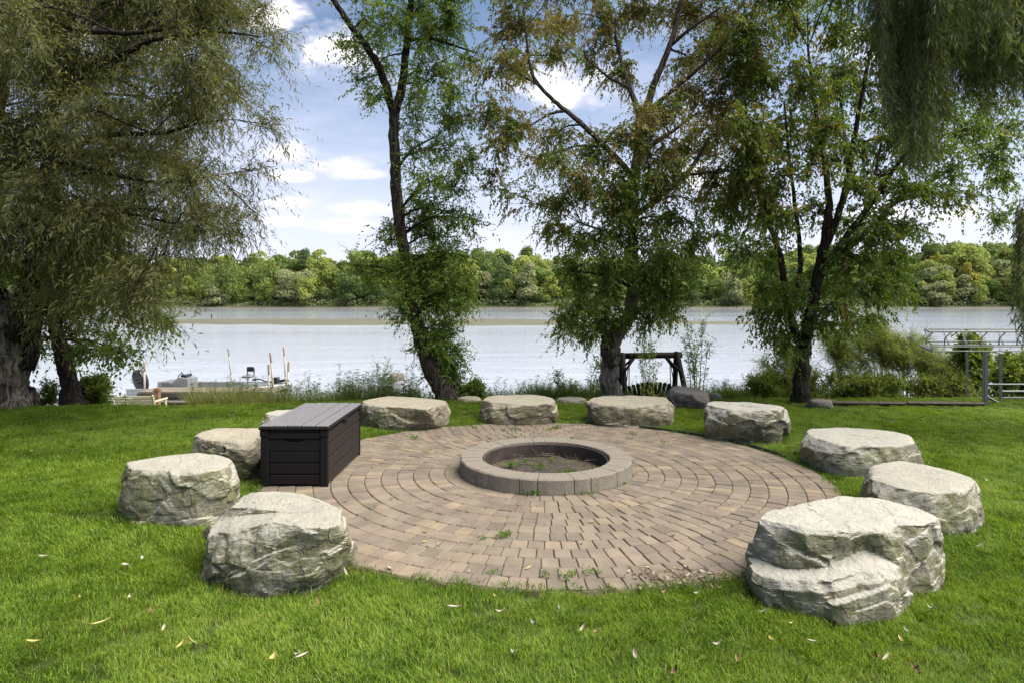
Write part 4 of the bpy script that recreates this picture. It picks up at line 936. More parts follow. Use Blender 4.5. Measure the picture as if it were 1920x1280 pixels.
tree('box_elder_tree', 'tree with brown seed clusters growing from a broken stump beside the swing', 11.6,
     [[(1146, 748, 0, .175), (1145, 700, 0, .165), (1147, 660, 0, .16), (1152, 634, 0, .15), (1167, 614, 0, .135), (1181, 592, 0, .12), (1187, 550, 0, .115), (1186, 500, 0, .108), (1186, 450, 0, .10), (1188, 400, 0, .095), (1190, 340, 0, .09), (1196, 280, 0, .085), (1204, 215, 0, .085)],
      [(1147, 700, 0, .15), (1142, 660, -.02, .15), (1140, 640, -.03, .135), (1138, 624, -.03, .10)],
      [(1187, 335, 0, .06), (1160, 300, -.1, .055), (1122, 265, -.3, .05), (1085, 228, -.4, .045), (1045, 195, -.5, .038), (1010, 160, -.5, .032), (994, 125, -.5, .025), (985, 55, -.5, .018)],
      [(1060, 208, -.45, .03), (1030, 215, -.6, .022), (985, 240, -.8, .015), (940, 250, -.9, .01)], [(1010, 160, -.5, .025), (975, 140, -.6, .018), (945, 115, -.6, .01)],
      [(1203, 225, 0, .06), (1180, 165, .2, .045), (1163, 110, .3, .035), (1150, 40, .4, .025)], [(1180, 165, .2, .035), (1140, 145, .2, .025), (1100, 110, .1, .015)],
      [(1204, 220, 0, .075), (1230, 150, 0, .06), (1258, 80, 0, .05), (1276, 10, 0, .042), (1292, -80, 0, .028)], [(1258, 85, 0, .035), (1300, 50, -.2, .028), (1350, 15, -.3, .018)],
      [(1208, 215, 0, .05), (1260, 172, -.3, .038), (1320, 120, -.6, .026), (1375, 65, -.8, .014)], [(1195, 290, .1, .05), (1250, 255, .4, .036), (1310, 210, .6, .02)],
      [(1190, 405, 0, .055), (1240, 367, -.2, .048), (1283, 330, -.4, .042), (1308, 298, -.5, .034), (1330, 258, -.6, .022)], [(1285, 328, -.4, .03), (1350, 322, -.5, .022), (1405, 318, -.5, .012)],
      [(1187, 480, 0, .04), (1145, 440, -.3, .028), (1090, 420, -.5, .015)], [(1187, 540, 0, .035), (1130, 515, -.3, .025), (1070, 510, -.4, .013)], [(1187, 560, 0, .035), (1225, 530, -.2, .024), (1265, 520, -.3, .012)]],
     edges_(elder_b, 1.1), (.060, .032, .25), M['leaf_elder'], M['bark_pale'], nsub=11.5, ntw=11, nleaf=12, twl=.30, grav=.45,
     brownf=lambda px, py: float(np.clip(.60 - .58 * np.clip((py - 220) / 330, 0, 1), .06, 1)))

maple_b = [(1400, 60, 65, 65), (1475, 40, 65, 65), (1555, 40, 65, 58), (1635, 60, 50, 58), (1430, 150, 58, 55), (1500, 140, 55, 55), (1575, 130, 55, 52), (1410, 230, 46, 46), (1480, 235, 55, 46), (1555, 230, 46, 42), (1630, 160, 48, 48), (1680, 260, 55, 46),
           (1740, 285, 52, 44), (1795, 250, 52, 46), (1850, 290, 52, 44), (1420, 320, 55, 46), (1485, 320, 44, 42), (1370, 370, 44, 40), (1430, 400, 52, 46), (1400, 465, 44, 40), (1440, 480, 46, 46), (1425, 545, 40, 38), (1465, 585, 42, 36), (1445, 625, 34, 26),
           (1475, 650, 26, 30), (1550, 515, 42, 44), (1600, 480, 46, 46), (1650, 450, 46, 46), (1690, 420, 40, 38), (1640, 540, 46, 44), (1580, 575, 46, 38), (1600, 612, 36, 24), (1680, 500, 36, 40), (1545, 605, 34, 26), (1750, 355, 46, 32), (1820, 370, 44, 30),
           (1880, 340, 42, 34), (1890, 410, 30, 26), (1600, 350, 46, 38), (1530, 400, 38, 38), (1650, 330, 46, 38), (1700, 545, 16, 26), (1780, 320, 40, 34), (1900, 240, 40, 44), (1480, 400, 40, 40), (1560, 310, 40, 40), (1710, 350, 40, 34), (1640, 390, 40, 34), (1590, 420, 40, 36),
           (1620, 600, 26, 26), (1470, 540, 40, 40), (1520, 560, 34, 40), (1405, 590, 24, 22), (1450, -50, 100, 60), (1580, -50, 100, 60), (1720, 40, 60, 60, 1.2), (1700, 150, 50, 60, 1), (1500, -150, 120, 70), (1650, 225, 40, 40), (1390, 130, 55, 60, .3), (1390, 290, 50, 50, .2), (1450, 270, 50, 50, .5), (1530, 180, 55, 50, .5), (1610, 270, 46, 42, .3), (1520, 290, 46, 40, .4), (1680, 80, 55, 55, .8), (1760, 180, 55, 55, 1), (1720, 240, 46, 46, .6), (1840, 200, 50, 50, 1), (1560, 240, 46, 44, .3), (1440, 360, 50, 44, .4), (1690, 480, 46, 40, .4), (1720, 430, 40, 34, .5)]
tree('maple_tree', 'dark multi-stemmed tree with a wide drooping crown, right of the patio', 11.1,
     [[(1500, 754, 0, .145), (1502, 715, 0, .13), (1503, 680, 0, .125), (1506, 650, 0, .13), (1511, 628, 0, .12), (1522, 585, 0, .10), (1530, 530, 0, .092), (1543, 470, 0, .08), (1553, 410, 0, .07), (1552, 350, 0, .05), (1542, 280, 0, .04), (1525, 180, 0, .03), (1515, 90, 0, .02)],
      [(1503, 652, 0, .09), (1482, 597, .1, .072), (1470, 540, .15, .062), (1463, 480, .2, .052), (1442, 420, .2, .042), (1421, 350, .2, .034), (1405, 270, .2, .024), (1395, 160, .2, .015)],
      [(1543, 475, 0, .07), (1573, 400, -.1, .06), (1590, 330, -.2, .052), (1602, 260, -.2, .044), (1622, 150, -.3, .034), (1642, 50, -.3, .02)], [(1590, 332, -.2, .035), (1582, 240, .2, .025), (1570, 130, .4, .015)],
      [(1532, 525, 0, .075), (1575, 460, -.2, .062), (1620, 400, -.4, .05), (1660, 342, -.5, .04), (1700, 282, -.6, .03), (1735, 215, -.6, .018)],
      [(1555, 495, 0, .06), (1620, 440, .3, .045), (1670, 388, .4, .035), (1722, 360, .5, .026), (1790, 345, .6, .015)], [(1620, 402, -.4, .04), (1640, 330, -.2, .03), (1655, 250, 0, .018)],
      [(1492, 570, 0, .05), (1500, 480, .3, .042), (1490, 380, .4, .034), (1480, 300, .4, .026), (1470, 190, .4, .015)], [(1508, 640, 0, .05), (1540, 585, .4, .03), (1580, 555, .6, .018)], [(1722, 360, .5, .02), (1810, 300, .6, .018), (1880, 280, .7, .01)], [(1735, 260, -.5, .02), (1800, 255, -.2, .014), (1880, 300, 0, .01)]],
     edges_(maple_b, 1.1), (.060, .036, .25), M['leaf_maple'], M['bark_dark'], nsub=10.5, ntw=11, nleaf=12, twl=.30, grav=.45, brownf=lambda px, py: .44 if py < 440 and px < 1620 else .14)

# left willow: blobs on a jittered lattice inside its outline
def right_edge(y): return np.interp(y, [-80, 0, 60, 110, 160, 250, 330, 400, 450, 490, 530, 570, 600], [480, 500, 485, 455, 440, 470, 455, 455, 415, 395, 345, 300, 240])
wb = []
for yy in range(-70, 600, 58):
    for x_ in range(-90, 520, 66):
        x = x_ + rng.uniform(-22, 22); y = yy + rng.uniform(-20, 20)
        if x + 25 > right_edge(y): continue
        if y > 500 and x < 60: continue
        wb.append((x, y, 56, 46, rng.uniform(-3.6, 1.0)))
        if x < 380 and rng.random() < .75: wb.append((x + 20, y - 18, 54, 46, rng.uniform(-2.5, 1.6)))
wb += [(485, 40, 36, 40, -2), (500, 90, 26, 22, -2.2), (440, 150, 30, 24, -2), (500, 235, 30, 16, -2), (470, 320, 34, 30, -2), (478, 400, 34, 26, -2), (500, 10, 24, 30, -2), (455, 440, 24, 18, -2)]
tree('willow_tree', 'huge old willow with a thick ridged trunk at the left edge', 10.55,
     [[(-8, 762, 0, .47), (-6, 715, 0, .41), (0, 670, 0, .385), (6, 630, 0, .37), (12, 590, 0, .33), (20, 560, 0, .24)],
      [(25, 640, -.1, .20), (38, 600, -.2, .17), (62, 500, -.3, .14), (85, 370, -.5, .11), (98, 230, -.7, .09), (110, 60, -1, .06), (130, -90, -1, .03)], [(-10, 640, .2, .26), (-25, 520, .4, .2), (-25, 380, .4, .16), (-5, 200, .2, .12), (20, 60, 0, .08), (50, -80, 0, .04)],
      [(45, 690, .1, .16), (66, 620, .2, .10), (72, 560, .3, .08), (92, 470, .4, .05)],
      [(-40, 120, -1, .07), (0, 45, -1.4, .06), (77, 40, -1.8, .045), (148, 55, -2.2, .038), (249, 62, -2.6, .03), (330, 50, -2.8, .018)], [(98, 200, -.7, .06), (165, 124, -1.6, .05), (215, 107, -2, .042), (269, 84, -2.3, .034), (302, 72, -2.5, .028), (420, 62, -2.8, .016), (490, 70, -2.9, .008)],
      [(85, 340, -.5, .05), (140, 280, -1.5, .04), (201, 255, -2, .034), (302, 250, -2.4, .026), (370, 232, -2.5, .014)], [(80, 390, -.5, .05), (40, 310, -1.6, .045), (100, 299, -2, .04), (188, 322, -2.3, .03), (300, 342, -2.5, .016), (400, 330, -2.6, .008)],
      [(66, 480, -.3, .05), (130, 420, -1, .036), (220, 400, -1.6, .026), (330, 420, -1.8, .014)]],
     wb, (.078, .0145, .2), M['leaf_willow'], M['bark_ridged'], nsub=8.4, ntw=9, nleaf=18, twl=.50, grav=.55, trunk_n=26)
tree('lakeside_tree', 'dark slim leaning trunk with broad green leaves under the big willow', 10.9,
     [[(143, 760, 0, .20), (130, 715, 0, .135), (116, 655, 0, .115), (104, 600, 0, .10), (97, 520, 0, .09), (98, 430, .2, .06), (110, 330, .3, .03)], [(106, 610, 0, .05), (160, 560, -.2, .03), (230, 560, -.3, .018), (290, 590, -.4, .01)], [(100, 560, 0, .04), (60, 520, .2, .03), (20, 500, .3, .015)]],
     [(60, 560, 55, 44), (130, 560, 60, 42), (195, 580, 55, 42), (255, 590, 46, 34), (150, 625, 36, 26), (225, 630, 40, 34), (240, 668, 26, 22), (205, 660, 22, 24), (308, 605, 24, 16), (170, 655, 20, 20), (90, 500, 70, 46), (20, 500, 55, 55), (170, 520, 55, 40), (35, 620, 34, 34, .6), (10, 590, 34, 34, .8), (130, 665, 14, 22), (70, 640, 20, 24, .6), (110, 400, 80, 60, .8), (40, 400, 60, 60, .8), (200, 440, 60, 50, .8)],
     (.07, .042, .25), M['leaf_maple'], M['bark_dark'], nsub=8, ntw=8, nleaf=10, twl=.30, grav=.4)

# weeping willow hanging in at the right: trunk stands just outside the picture
wd0 = 7.4; wbase = np.array([7.7, 8.3, float(ground_z(7.7, 8.3))])
wroot = tag(empty('weeping_willow', wbase), 'weeping willow hanging long curtains of narrow leaves in the upper right corner', 'tree')
trunk = MB(); wood = MB(); crown = MB()
S = spline([wbase + [0, 0, -.1], wbase + [-.1, 0, 1.5], wbase + [-.15, -.1, 3], wbase + [-.6, -.3, 4.6], wbase + [-1.6, -.6, 6.0], wbase + [-2.6, -.9, 6.9]], 6); tube(trunk, S, np.linspace(.38, .10, len(S)), 14, rough=.1)
for pts in ([S[14], W(1900, 40, 7.6), W(1830, -60, 7.2), W(1740, -110, 6.9), W(1650, -120, 6.8)], [S[18], W(1880, -100, 6.4), W(1800, -170, 6.2), W(1700, -190, 6.3)], [S[12], W(1960, 160, 7.8), W(1915, 60, 7.4), W(1880, 20, 7.0)], [S[9], W(1990, 430, 8.0), W(1935, 400, 7.8), W(1900, 420, 7.6)]):
    q = spline(pts, 6); tube(wood, q, np.linspace(.085, .015, len(q)), 8, rough=.06)
def strand(px, pt, pb, d, dense=1.0):
    a = W(px, pt, d); b = W(px + rng.normal() * 9, pb, d + rng.normal() * .05); n = max(6, int((pb - pt) / F * d / .022 * dense)); t = np.linspace(0, 1, 7)
    pth = a + (b - a) * t[:, None] + np.cumsum(rng.normal(size=(7, 3)) * [.018, .018, .0], 0); tube(wood, pth, np.linspace(.004, .0015, 7), 3, cap=False)
    tt = rng.random(n); P = np.stack([np.interp(tt, t, pth[:, k]) for k in range(3)], 1)
    D = rng.normal(size=(n, 3)) * [.5, .5, .2]; D[:, 2] -= .85
    leaves(crown, P, D, .075 + .04 * rng.random(n), .011, np.clip(rng.random() * .6 + rng.random(n) * .4, 0, 1), flat=0, droop=.1)
def curtain(x0, x1, pt, pb, n, d, jit=30):
    cs = [(rng.uniform(x0, x1), rng.uniform(-.35, .35)) for _ in range(max(2, n // 9))]
    for i in range(n):
        cx_, cd = cs[rng.integers(len(cs))]; x = cx_ + rng.normal() * 7
        strand(x, pt + rng.uniform(-20, 20), np.interp(x, [x0, (x0 + x1) / 2, x1], pb) + rng.uniform(-jit * 2, jit * .5), d + cd + rng.normal() * .08)
curtain(1695, 1765, -90, (285, 330, 240), 120, 6.9, 34); curtain(1645, 1705, -100, (170, 240, 290), 90, 6.9, 40); curtain(1745, 1800, -120, (190, 140, 110), 80, 7.2, 36); curtain(1790, 1870, -120, (110, 120, 130), 110, 7.4, 30); curtain(1855, 1990, -60, (150, 190, 260), 170, 7.1, 40)
curtain(1740, 1960, -160, (60, 80, 120), 150, 6.5, 40); curtain(1580, 1660, -140, (20, 50, 70), 50, 6.8, 24)
curtain(1886, 1990, 400, (600, 640, 740), 60, 7.6, 60); curtain(1890, 1940, 380, (500, 560, 600), 24, 7.7, 40)
for (px, py, rx, ry, d) in ((1800, 20, 60, 45, 8.6), (1850, 70, 60, 45, 8.8), (1880, 10, 60, 45, 8.2), (1770, 60, 40, 40, 8.9), (1900, 110, 50, 45, 8.8), (1830, 120, 40, 30, 8.9)):
    c = W(px, py, d); m = 170; st = c + unit(rng.normal(size=(m, 3))) * rng.random((m, 1)) ** .4 * np.array([rx, 50, ry]) / F * d
    spray(crown, wood, st, rng.normal(size=(m, 3)) + [0, 0, -.8], .4, 14, (.09, .014, .1), .6)
trunk.build('trunk', M['bark'], wroot, wbase, True); wood.build('branches', M['twig'], wroot, wbase, True); o = crown.build('crown', M['leaf_weep'], wroot, wbase); o['kind'] = 'stuff'
print('tri estimate so far', sum(len(o.data.polygons) for o in col.objects if o.type == 'MESH'))

# ------------------------------------------------------------------ shrubs and saplings on the bank
def shrub(name, label, cat, px, pyb, d, stems, lmat, leaf, nl=10, ntw=5, twl=.18, grav=.0, r0=.010, group=None, zoff=0.0, rise=(0.25, 1.0)):
    b = W(px, pyb, d); b[2] = float(ground_z(b[0], d)) + zoff; root = tag(empty(name, b), label, cat, group)
    wood = MB(); crown = MB()
    for (tx, ty, dd, bx) in stems:
        t = W(tx, ty, d + dd); a = b + np.array([bx, dd * .3 + rng.normal() * .08, -.05]); a[2] = float(ground_z(a[0], a[1])) - .03
        m = (a + t) / 2 + np.array([(a[0] - t[0]) * .12, 0, .12 * (t[2] - a[2])]) + rng.normal(size=3) * .04
        p = spline([a, m, t], 8); tube(wood, p, np.linspace(r0, .003, len(p)), 5, cap=False)
        k = max(5, int(len(p) * 1.6)); tt = rng.uniform(rise[0], rise[1], k * ntw); st = np.stack([np.interp(tt * (len(p) - 1), np.arange(len(p)), p[:, q]) for q in range(3)], 1)
        D = rng.normal(size=(len(st), 3)) * .7 + unit(t - a) * .6 + [0, 0, .15]
        spray(crown, wood, st, D, twl, nl, leaf, grav, None, twig_r=.0015)
    wood.build('stems', M['twig'], root, b, True); o = crown.build('foliage', lmat, root, b); o['kind'] = 'stuff'; return root
def fan(x0, x1, yt, n, sp=.3, base_sp=.25, up=20): return [(rng.uniform(x0, x1), yt + rng.uniform(-up, up * 1.6), rng.uniform(-sp, sp), rng.uniform(-base_sp, base_sp)) for _ in range(n)]
shrub('shrub', 'bright green rounded shrub beside the dark slim leaning trunk', 'shrub', 165, 757, 11.6, fan(138, 192, 722, 16, .3, .2, 10), M['leaf_shrub'], (.06, .04, .2), 7, 5, .16)
shrub('shrub', 'thin wispy shrub between the huge willow trunk and slim leaning trunk', 'shrub', 82, 760, 11.4, fan(68, 105, 730, 6, .2, .15, 12), M['leaf_shrub'], (.05, .025, .2), 6, 2, .14)
shrub('shrub', 'small yellow-green shrub at the foot of the leaning tree', 'shrub', 885, 752, 11.7, fan(868, 900, 728, 10, .2, .12, 6), M['leaf_shrub'], (.05, .03, .2), 7, 5, .14)
SG = 'thin saplings on the river bank'
shrub('sapling', 'thin bare-looking sapling left of the broken stump', 'sapling', 1112, 745, 12.6, fan(1095, 1135, 655, 5, .2, .1, 22), M['leaf_shrub'], (.045, .025, .2), 6, 1, .16, group=SG)
shrub('sapling', 'tall thin sapling just right of the swing frame', 'sapling', 1303, 745, 12.8, fan(1280, 1330, 632, 7, .25, .1, 30), M['leaf_shrub'], (.045, .025, .2), 7, 1, .17, group=SG)
shrub('sapling', 'thin sapling seen through the swing frame', 'sapling', 1218, 740, 13.6, fan(1195, 1250, 660, 6, .25, .1, 24), M['leaf_shrub'], (.045, .025, .2), 7, 1, .17, group=SG)
shrub('sapling', 'low bushy sapling left of the sapling by the stump', 'sapling', 1060, 748, 12.6, fan(1040, 1075, 708, 4, .2, .1, 14), M['leaf_shrub'], (.045, .025, .2), 6, 2, .14, group=SG)
shrub('sapling', 'wispy sapling growing at the water edge left of the leaning tree', 'sapling', 712, 745, 13.4, fan(700, 735, 690, 3, .2, .1, 16), M['leaf_scrub'], (.045, .018, .2), 6, 2, .13, group=SG)
WG = 'leaning willow scrub on the right bank'
for (label, px, tx0, tx1, yt, d, n, up) in (
        ('feathery willow scrub leaning left beside the slender dark trunk', 1535, 1425, 1500, 668, 12.6, 9, 24),
        ('feathery willow scrub leaning left, just right of the slender dark trunk', 1620, 1530, 1600, 632, 12.9, 11, 22),
        ('tallest feathery clump of leaning willow scrub', 1700, 1590, 1690, 612, 13.0, 14, 18),
        ('olive willow scrub leaning against the left end of the boat lift', 1765, 1670, 1740, 640, 12.9, 12, 18),
        ('low dark willow scrub below the boat lift deck', 1790, 1740, 1810, 700, 12.6, 10, 16)):
    shrub('willow_shrub', label, 'shrub', px, 748, d, fan(tx0, tx1, yt, n, .5, .55, up), M['leaf_scrub'], (.06, .010, .15), 13, 4, .24, .1, .012, WG, rise=(.45, 1))
shrub('willow_shrub', 'dense low green scrub along the bank right of the slender dark trunk', 'shrub', 1610, 748, 12.3, fan(1520, 1700, 722, 24, .4, 1.0, 16), M['leaf_shrub'], (.06, .022, .15), 9, 4, .2, group=WG, rise=(.1, 1))
shrub('willow_shrub', 'dense low scrub on the bank left of the boat lift posts', 'shrub', 1760, 748, 12.4, fan(1690, 1830, 718, 20, .4, .9, 16), M['leaf_scrub'], (.06, .022, .15), 9, 4, .2, group=WG, rise=(.1, 1))
shrub('vine', 'bright yellow-green vine climbing between the boat lift posts', 'vine', 1818, 748, 12.5, fan(1795, 1850, 655, 11, .2, .25, 40), M['leaf_shrub'], (.085, .075, .25), 5, 3, .16, rise=(.2, 1))
shrub('shrub', 'leafy bank shrub behind the lower rails of the boat lift at the right edge', 'shrub', 1920, 748, 12.9, fan(1870, 2010, 690, 34, .3, .7, 24), M['leaf_shrub'], (.07, .04, .2), 8, 4, .2)
shrub('shrub', 'low green shrub left of the slender dark trunk', 'shrub', 1440, 750, 12.2, fan(1405, 1480, 715, 18, .3, .4, 12), M['leaf_shrub'], (.055, .022, .15), 8, 4, .17)

# bank weeds: grass clumps and leafy stalks, many small plants joined into one ground cover
wg = MB()
def clump(x, y, n, hgt, rad, rr):
    z = float(ground_z(x, y)); a = rng.random(n) * 6.28; r = rad * np.sqrt(rng.random(n)); h = hgt * (.5 + .7 * rng.random(n)); ln = (.15 + .5 * rng.random(n)) * h
    b = np.stack([x + r * np.cos(a), y + r * np.sin(a), np.full(n, z - .03)], 1); dv = np.stack([np.cos(a + rng.normal(size=n)), np.sin(a + rng.normal(size=n)), 0 * a], 1)
    s = np.stack([-np.sin(a), np.cos(a), 0 * a], 1) * (.004 + .004 * rng.random(n))[:, None]; U = np.array([0, 0, 1.])
    m = b + dv * (ln * .3)[:, None] + U * (h * .6)[:, None]; t = b + dv * ln[:, None] + U * h[:, None]
    V = np.stack([b - s, b + s, m + s * .8, m - s * .8, t], 1).reshape(-1, 3); o = np.arange(n)[:, None] * 5
    wg.add(V, np.array([[0, 1, 2, 3]]) + o, np.array([[3, 2, 4]]) + o, np.repeat(np.clip(rr + .35 * rng.normal(size=n) * .6, 0, 1), 5))
def stalk(x, y, hgt):
    z = float(ground_z(x, y)); b = np.array([x, y, z - .03]); t = b + [rng.normal() * .08, rng.normal() * .08, hgt]; tube(wg, [b, (b + t) / 2 + rng.normal(size=3) * .02, t], [.004, .003, .002], 3, False, .4)
    n = int(hgt / .018); tt = rng.uniform(.2, 1, n); P = b + (t - b) * tt[:, None]; D = rng.normal(size=(n, 3)); D[:, 2] = .35
    leaves(wg, P, D, .055 + .04 * rng.random(n), .014, np.clip(.35 + .25 * rng.normal(size=n), 0, 1), droop=.15)
# (px range, top row, density, hue)
for (x0, x1, top, n, hue, sk) in ((362, 520, 724, 190, .78, .12), (520, 660, 728, 170, .6, .35), (640, 780, 706, 120, .5, .5), (660, 850, 728, 130, .45, .3), (870, 1000, 726, 120, .45, .3), (990, 1135, 716, 190, .35, .25), (1158, 1178, 730, 14, .35, .4), (1178, 1258, 745, 50, .35, .0), (1270, 1400, 724, 110, .4, .35), (1340, 1490, 716, 150, .35, .35), (1480, 1560, 722, 70, .35, .3), (200, 240, 748, 20, .5, .3)):
    for i in range(int(n * 1.5)):
        px = rng.uniform(x0, x1); d = rng.uniform(11.75, 13.4); x = (px - 960) / F * d
        if d < edge_y(x) + .12: d = float(edge_y(x)) + .12 + rng.random() * .5
        x = (px - 960) / F * d; z = float(ground_z(x, d)); tz = W(px, top + rng.uniform(-6, 22), d)[2]; h = max(.12, tz - z)
        if rng.random() < sk: stalk(x, d, h * rng.uniform(.9, 1.25))
        else: clump(x, d, int(rng.uniform(12, 26)), h, .14, hue)
for i in range(150):
    px = rng.uniform(1150, 1300); d = rng.uniform(16.9, 17.5); x = (px - 960) / F * d; z = float(ground_z(x, d)); clump(x, d, 18, max(.2, W(px, 716 + rng.uniform(-8, 14), d)[2] - z), .16, .4)
for px, top, n in ((440, 700, 5), (398, 712, 4), (575, 690, 5), (605, 706, 6), (640, 702, 6), (690, 690, 4), (780, 700, 6), (930, 702, 6), (985, 706, 5), (1020, 690, 6), (1350, 716, 6), (475, 715, 5), (540, 712, 5)):
    for _ in range(n):
        p_ = px + rng.normal() * 9; d = rng.uniform(12.2, 13.2); x = (p_ - 960) / F * d; stalk(x, d, W(p_, top + rng.uniform(0, 25), d)[2] - float(ground_z(x, d)))
o = wg.build('bank_weeds', M['weed']); tag(o, 'tall weeds and grasses along the river bank', 'weeds', kind='stuff')

# ------------------------------------------------------------------ lawn: tufts of blades instanced over the ground
def tuft(i):
    m = MB(); n = 110; a = rng.random(n) * 6.28; r = .085 * np.sqrt(rng.random(n)); h = .024 + .024 * rng.random(n); lean = (.2 + .9 * rng.random(n)) * h
    la = rng.normal() * .6 + rng.normal(size=n) * 1.1
    b = np.stack([r * np.cos(a), r * np.sin(a), np.full(n, -.006)], 1); dv = np.stack([np.cos(la), np.sin(la), 0 * la], 1); U = np.array([0, 0, 1.])
    s = np.stack([-np.sin(la), np.cos(la), 0 * la], 1) * (.0012 + .0010 * rng.random(n))[:, None]
    p1 = b + dv * (lean * .25)[:, None] + U * (h * .55)[:, None]; p2 = b + dv * lean[:, None] + U * (h * .92)[:, None]
    V = np.stack([b - s, b + s, p1 + s * .85, p1 - s * .85, p2], 1).reshape(-1, 3); o = np.arange(n)[:, None] * 5
    m.add(V, np.array([[0, 1, 2, 3]]) + o, np.array([[3, 2, 4]]) + o, np.repeat(rng.random(n), 5))
    return bpy.data.objects.new('grass_tuft', m.mesh('grass_tuft', M['grass']))
tcol = bpy.data.collections.new('grass_tufts')
for i in range(6): tcol.objects.link(tuft(i))
def gn_scatter(name, pts, scale, rot, coll, mat):
    me = bpy.data.meshes.new(name); me.vertices.add(len(pts)); me.vertices.foreach_set('co', np.asarray(pts, np.float32).ravel())
    a = me.attributes.new('sc', 'FLOAT', 'POINT'); a.data.foreach_set('value', np.asarray(scale, np.float32))
    a = me.attributes.new('rt', 'FLOAT_VECTOR', 'POINT'); a.data.foreach_set('vector', np.asarray(rot, np.float32).ravel())
    me.materials.append(mat); o = link(bpy.data.objects.new(name, me))
    ng = bpy.data.node_groups.new(name + '_scatter', 'GeometryNodeTree')
    ng.interface.new_socket('Geometry', in_out='INPUT', socket_type='NodeSocketGeometry'); ng.interface.new_socket('Geometry', in_out='OUTPUT', socket_type='NodeSocketGeometry')
    N = ng.nodes; Lk = ng.links; gi = N.new('NodeGroupInput'); go = N.new('NodeGroupOutput'); ip = N.new('GeometryNodeInstanceOnPoints'); ci = N.new('GeometryNodeCollectionInfo')
    ci.inputs['Collection'].default_value = coll; ci.inputs['Separate Children'].default_value = True; ci.inputs['Reset Children'].default_value = True
    ip.inputs['Pick Instance'].default_value = True
    s = N.new('GeometryNodeInputNamedAttribute'); s.data_type = 'FLOAT'; s.inputs[0].default_value = 'sc'
    r = N.new('GeometryNodeInputNamedAttribute'); r.data_type = 'FLOAT_VECTOR'; r.inputs[0].default_value = 'rt'
    e2r = N.new('FunctionNodeEulerToRotation')
    ri = N.new('FunctionNodeRandomValue'); ri.data_type = 'INT'
    for sk in ri.inputs:
        if sk.type == 'INT' and sk.name == 'Max': sk.default_value = 5
    Lk.new(gi.outputs[0], ip.inputs['Points']); Lk.new(ci.outputs[0], ip.inputs['Instance'])
    Lk.new(s.outputs[0], ip.inputs['Scale']); Lk.new(r.outputs[0], e2r.inputs[0]); Lk.new(e2r.outputs[0], ip.inputs['Rotation'])
    io = [sk for sk in ri.outputs if sk.type == 'INT' and sk.enabled]; Lk.new(io[0], ip.inputs['Instance Index'])
    Lk.new(ip.outputs[0], go.inputs[0]); md = o.modifiers.new('scatter', 'NODES'); md.node_group = ng; return o
pts = []
for (d0, d1, dens, s_) in ((2.0, 4.2, 300, 1.0), (4.2, 6.5, 210, 1.1), (6.5, 9.0, 130, 1.15), (9.0, 12.0, 110, 1.2)):
    n = int((d1 - d0) * 2 * 10.8 * dens); x = rng.uniform(-10.8, 10.8, n); y = rng.uniform(d0, d1, n)
    k = (np.abs(x) < y * .86 + 1.3); pts.append(np.stack([x, y, np.full(n, s_)], 1)[k])
pts = np.concatenate(pts); x, y = pts[:, 0], pts[:, 1]
edge_n = vnoise(np.stack([x * 6, y * 6, 0 * x], 1), 9) * .035
keep = (np.hypot(x - PC[0], y - PC[1]) > PR - .01 + edge_n) & ~in_foot(x, y, -.02) & (y < edge_y(x) + .12)
olive = (y > 10.2) & (x > 4.6)
sc_ = pts[:, 2] * (.75 + .4 * rng.random(len(x))) * (1 + .20 * vnoise(np.stack([x * 1.3, y * 1.3, 0 * x], 1), 3)) * np.where(olive, .6, 1)
near_p = np.hypot(x - PC[0], y - PC[1]) < PR + .12; sc_ = sc_ * np.where(near_p, .85, 1)
sw_ = vnoise(np.stack([x * .9, y * .9, 0 * x], 1), 5) * 3.2 + rng.normal(size=len(x)) * .7
rot = np.stack([rng.normal(size=len(x)) * .1, rng.normal(size=len(x)) * .1, sw_], 1)
z = ground_z(x, y) - .022
bare = np.zeros(len(x), bool)
for (px, py, rd) in ((216, 966, .13), (345, 1035, .10)):
    q = GP(px, py); bare |= (np.hypot(x - q[0], y - q[1]) < rd) & (rng.random(len(x)) < .75)
keep &= ~bare
o = gn_scatter('lawn_grass', np.stack([x, y, z], 1)[keep], sc_[keep], rot[keep], tcol, M['grass']); tag(o, 'lush green mown lawn grass round the patio', 'grass', kind='stuff')
print('lawn tufts', keep.sum())

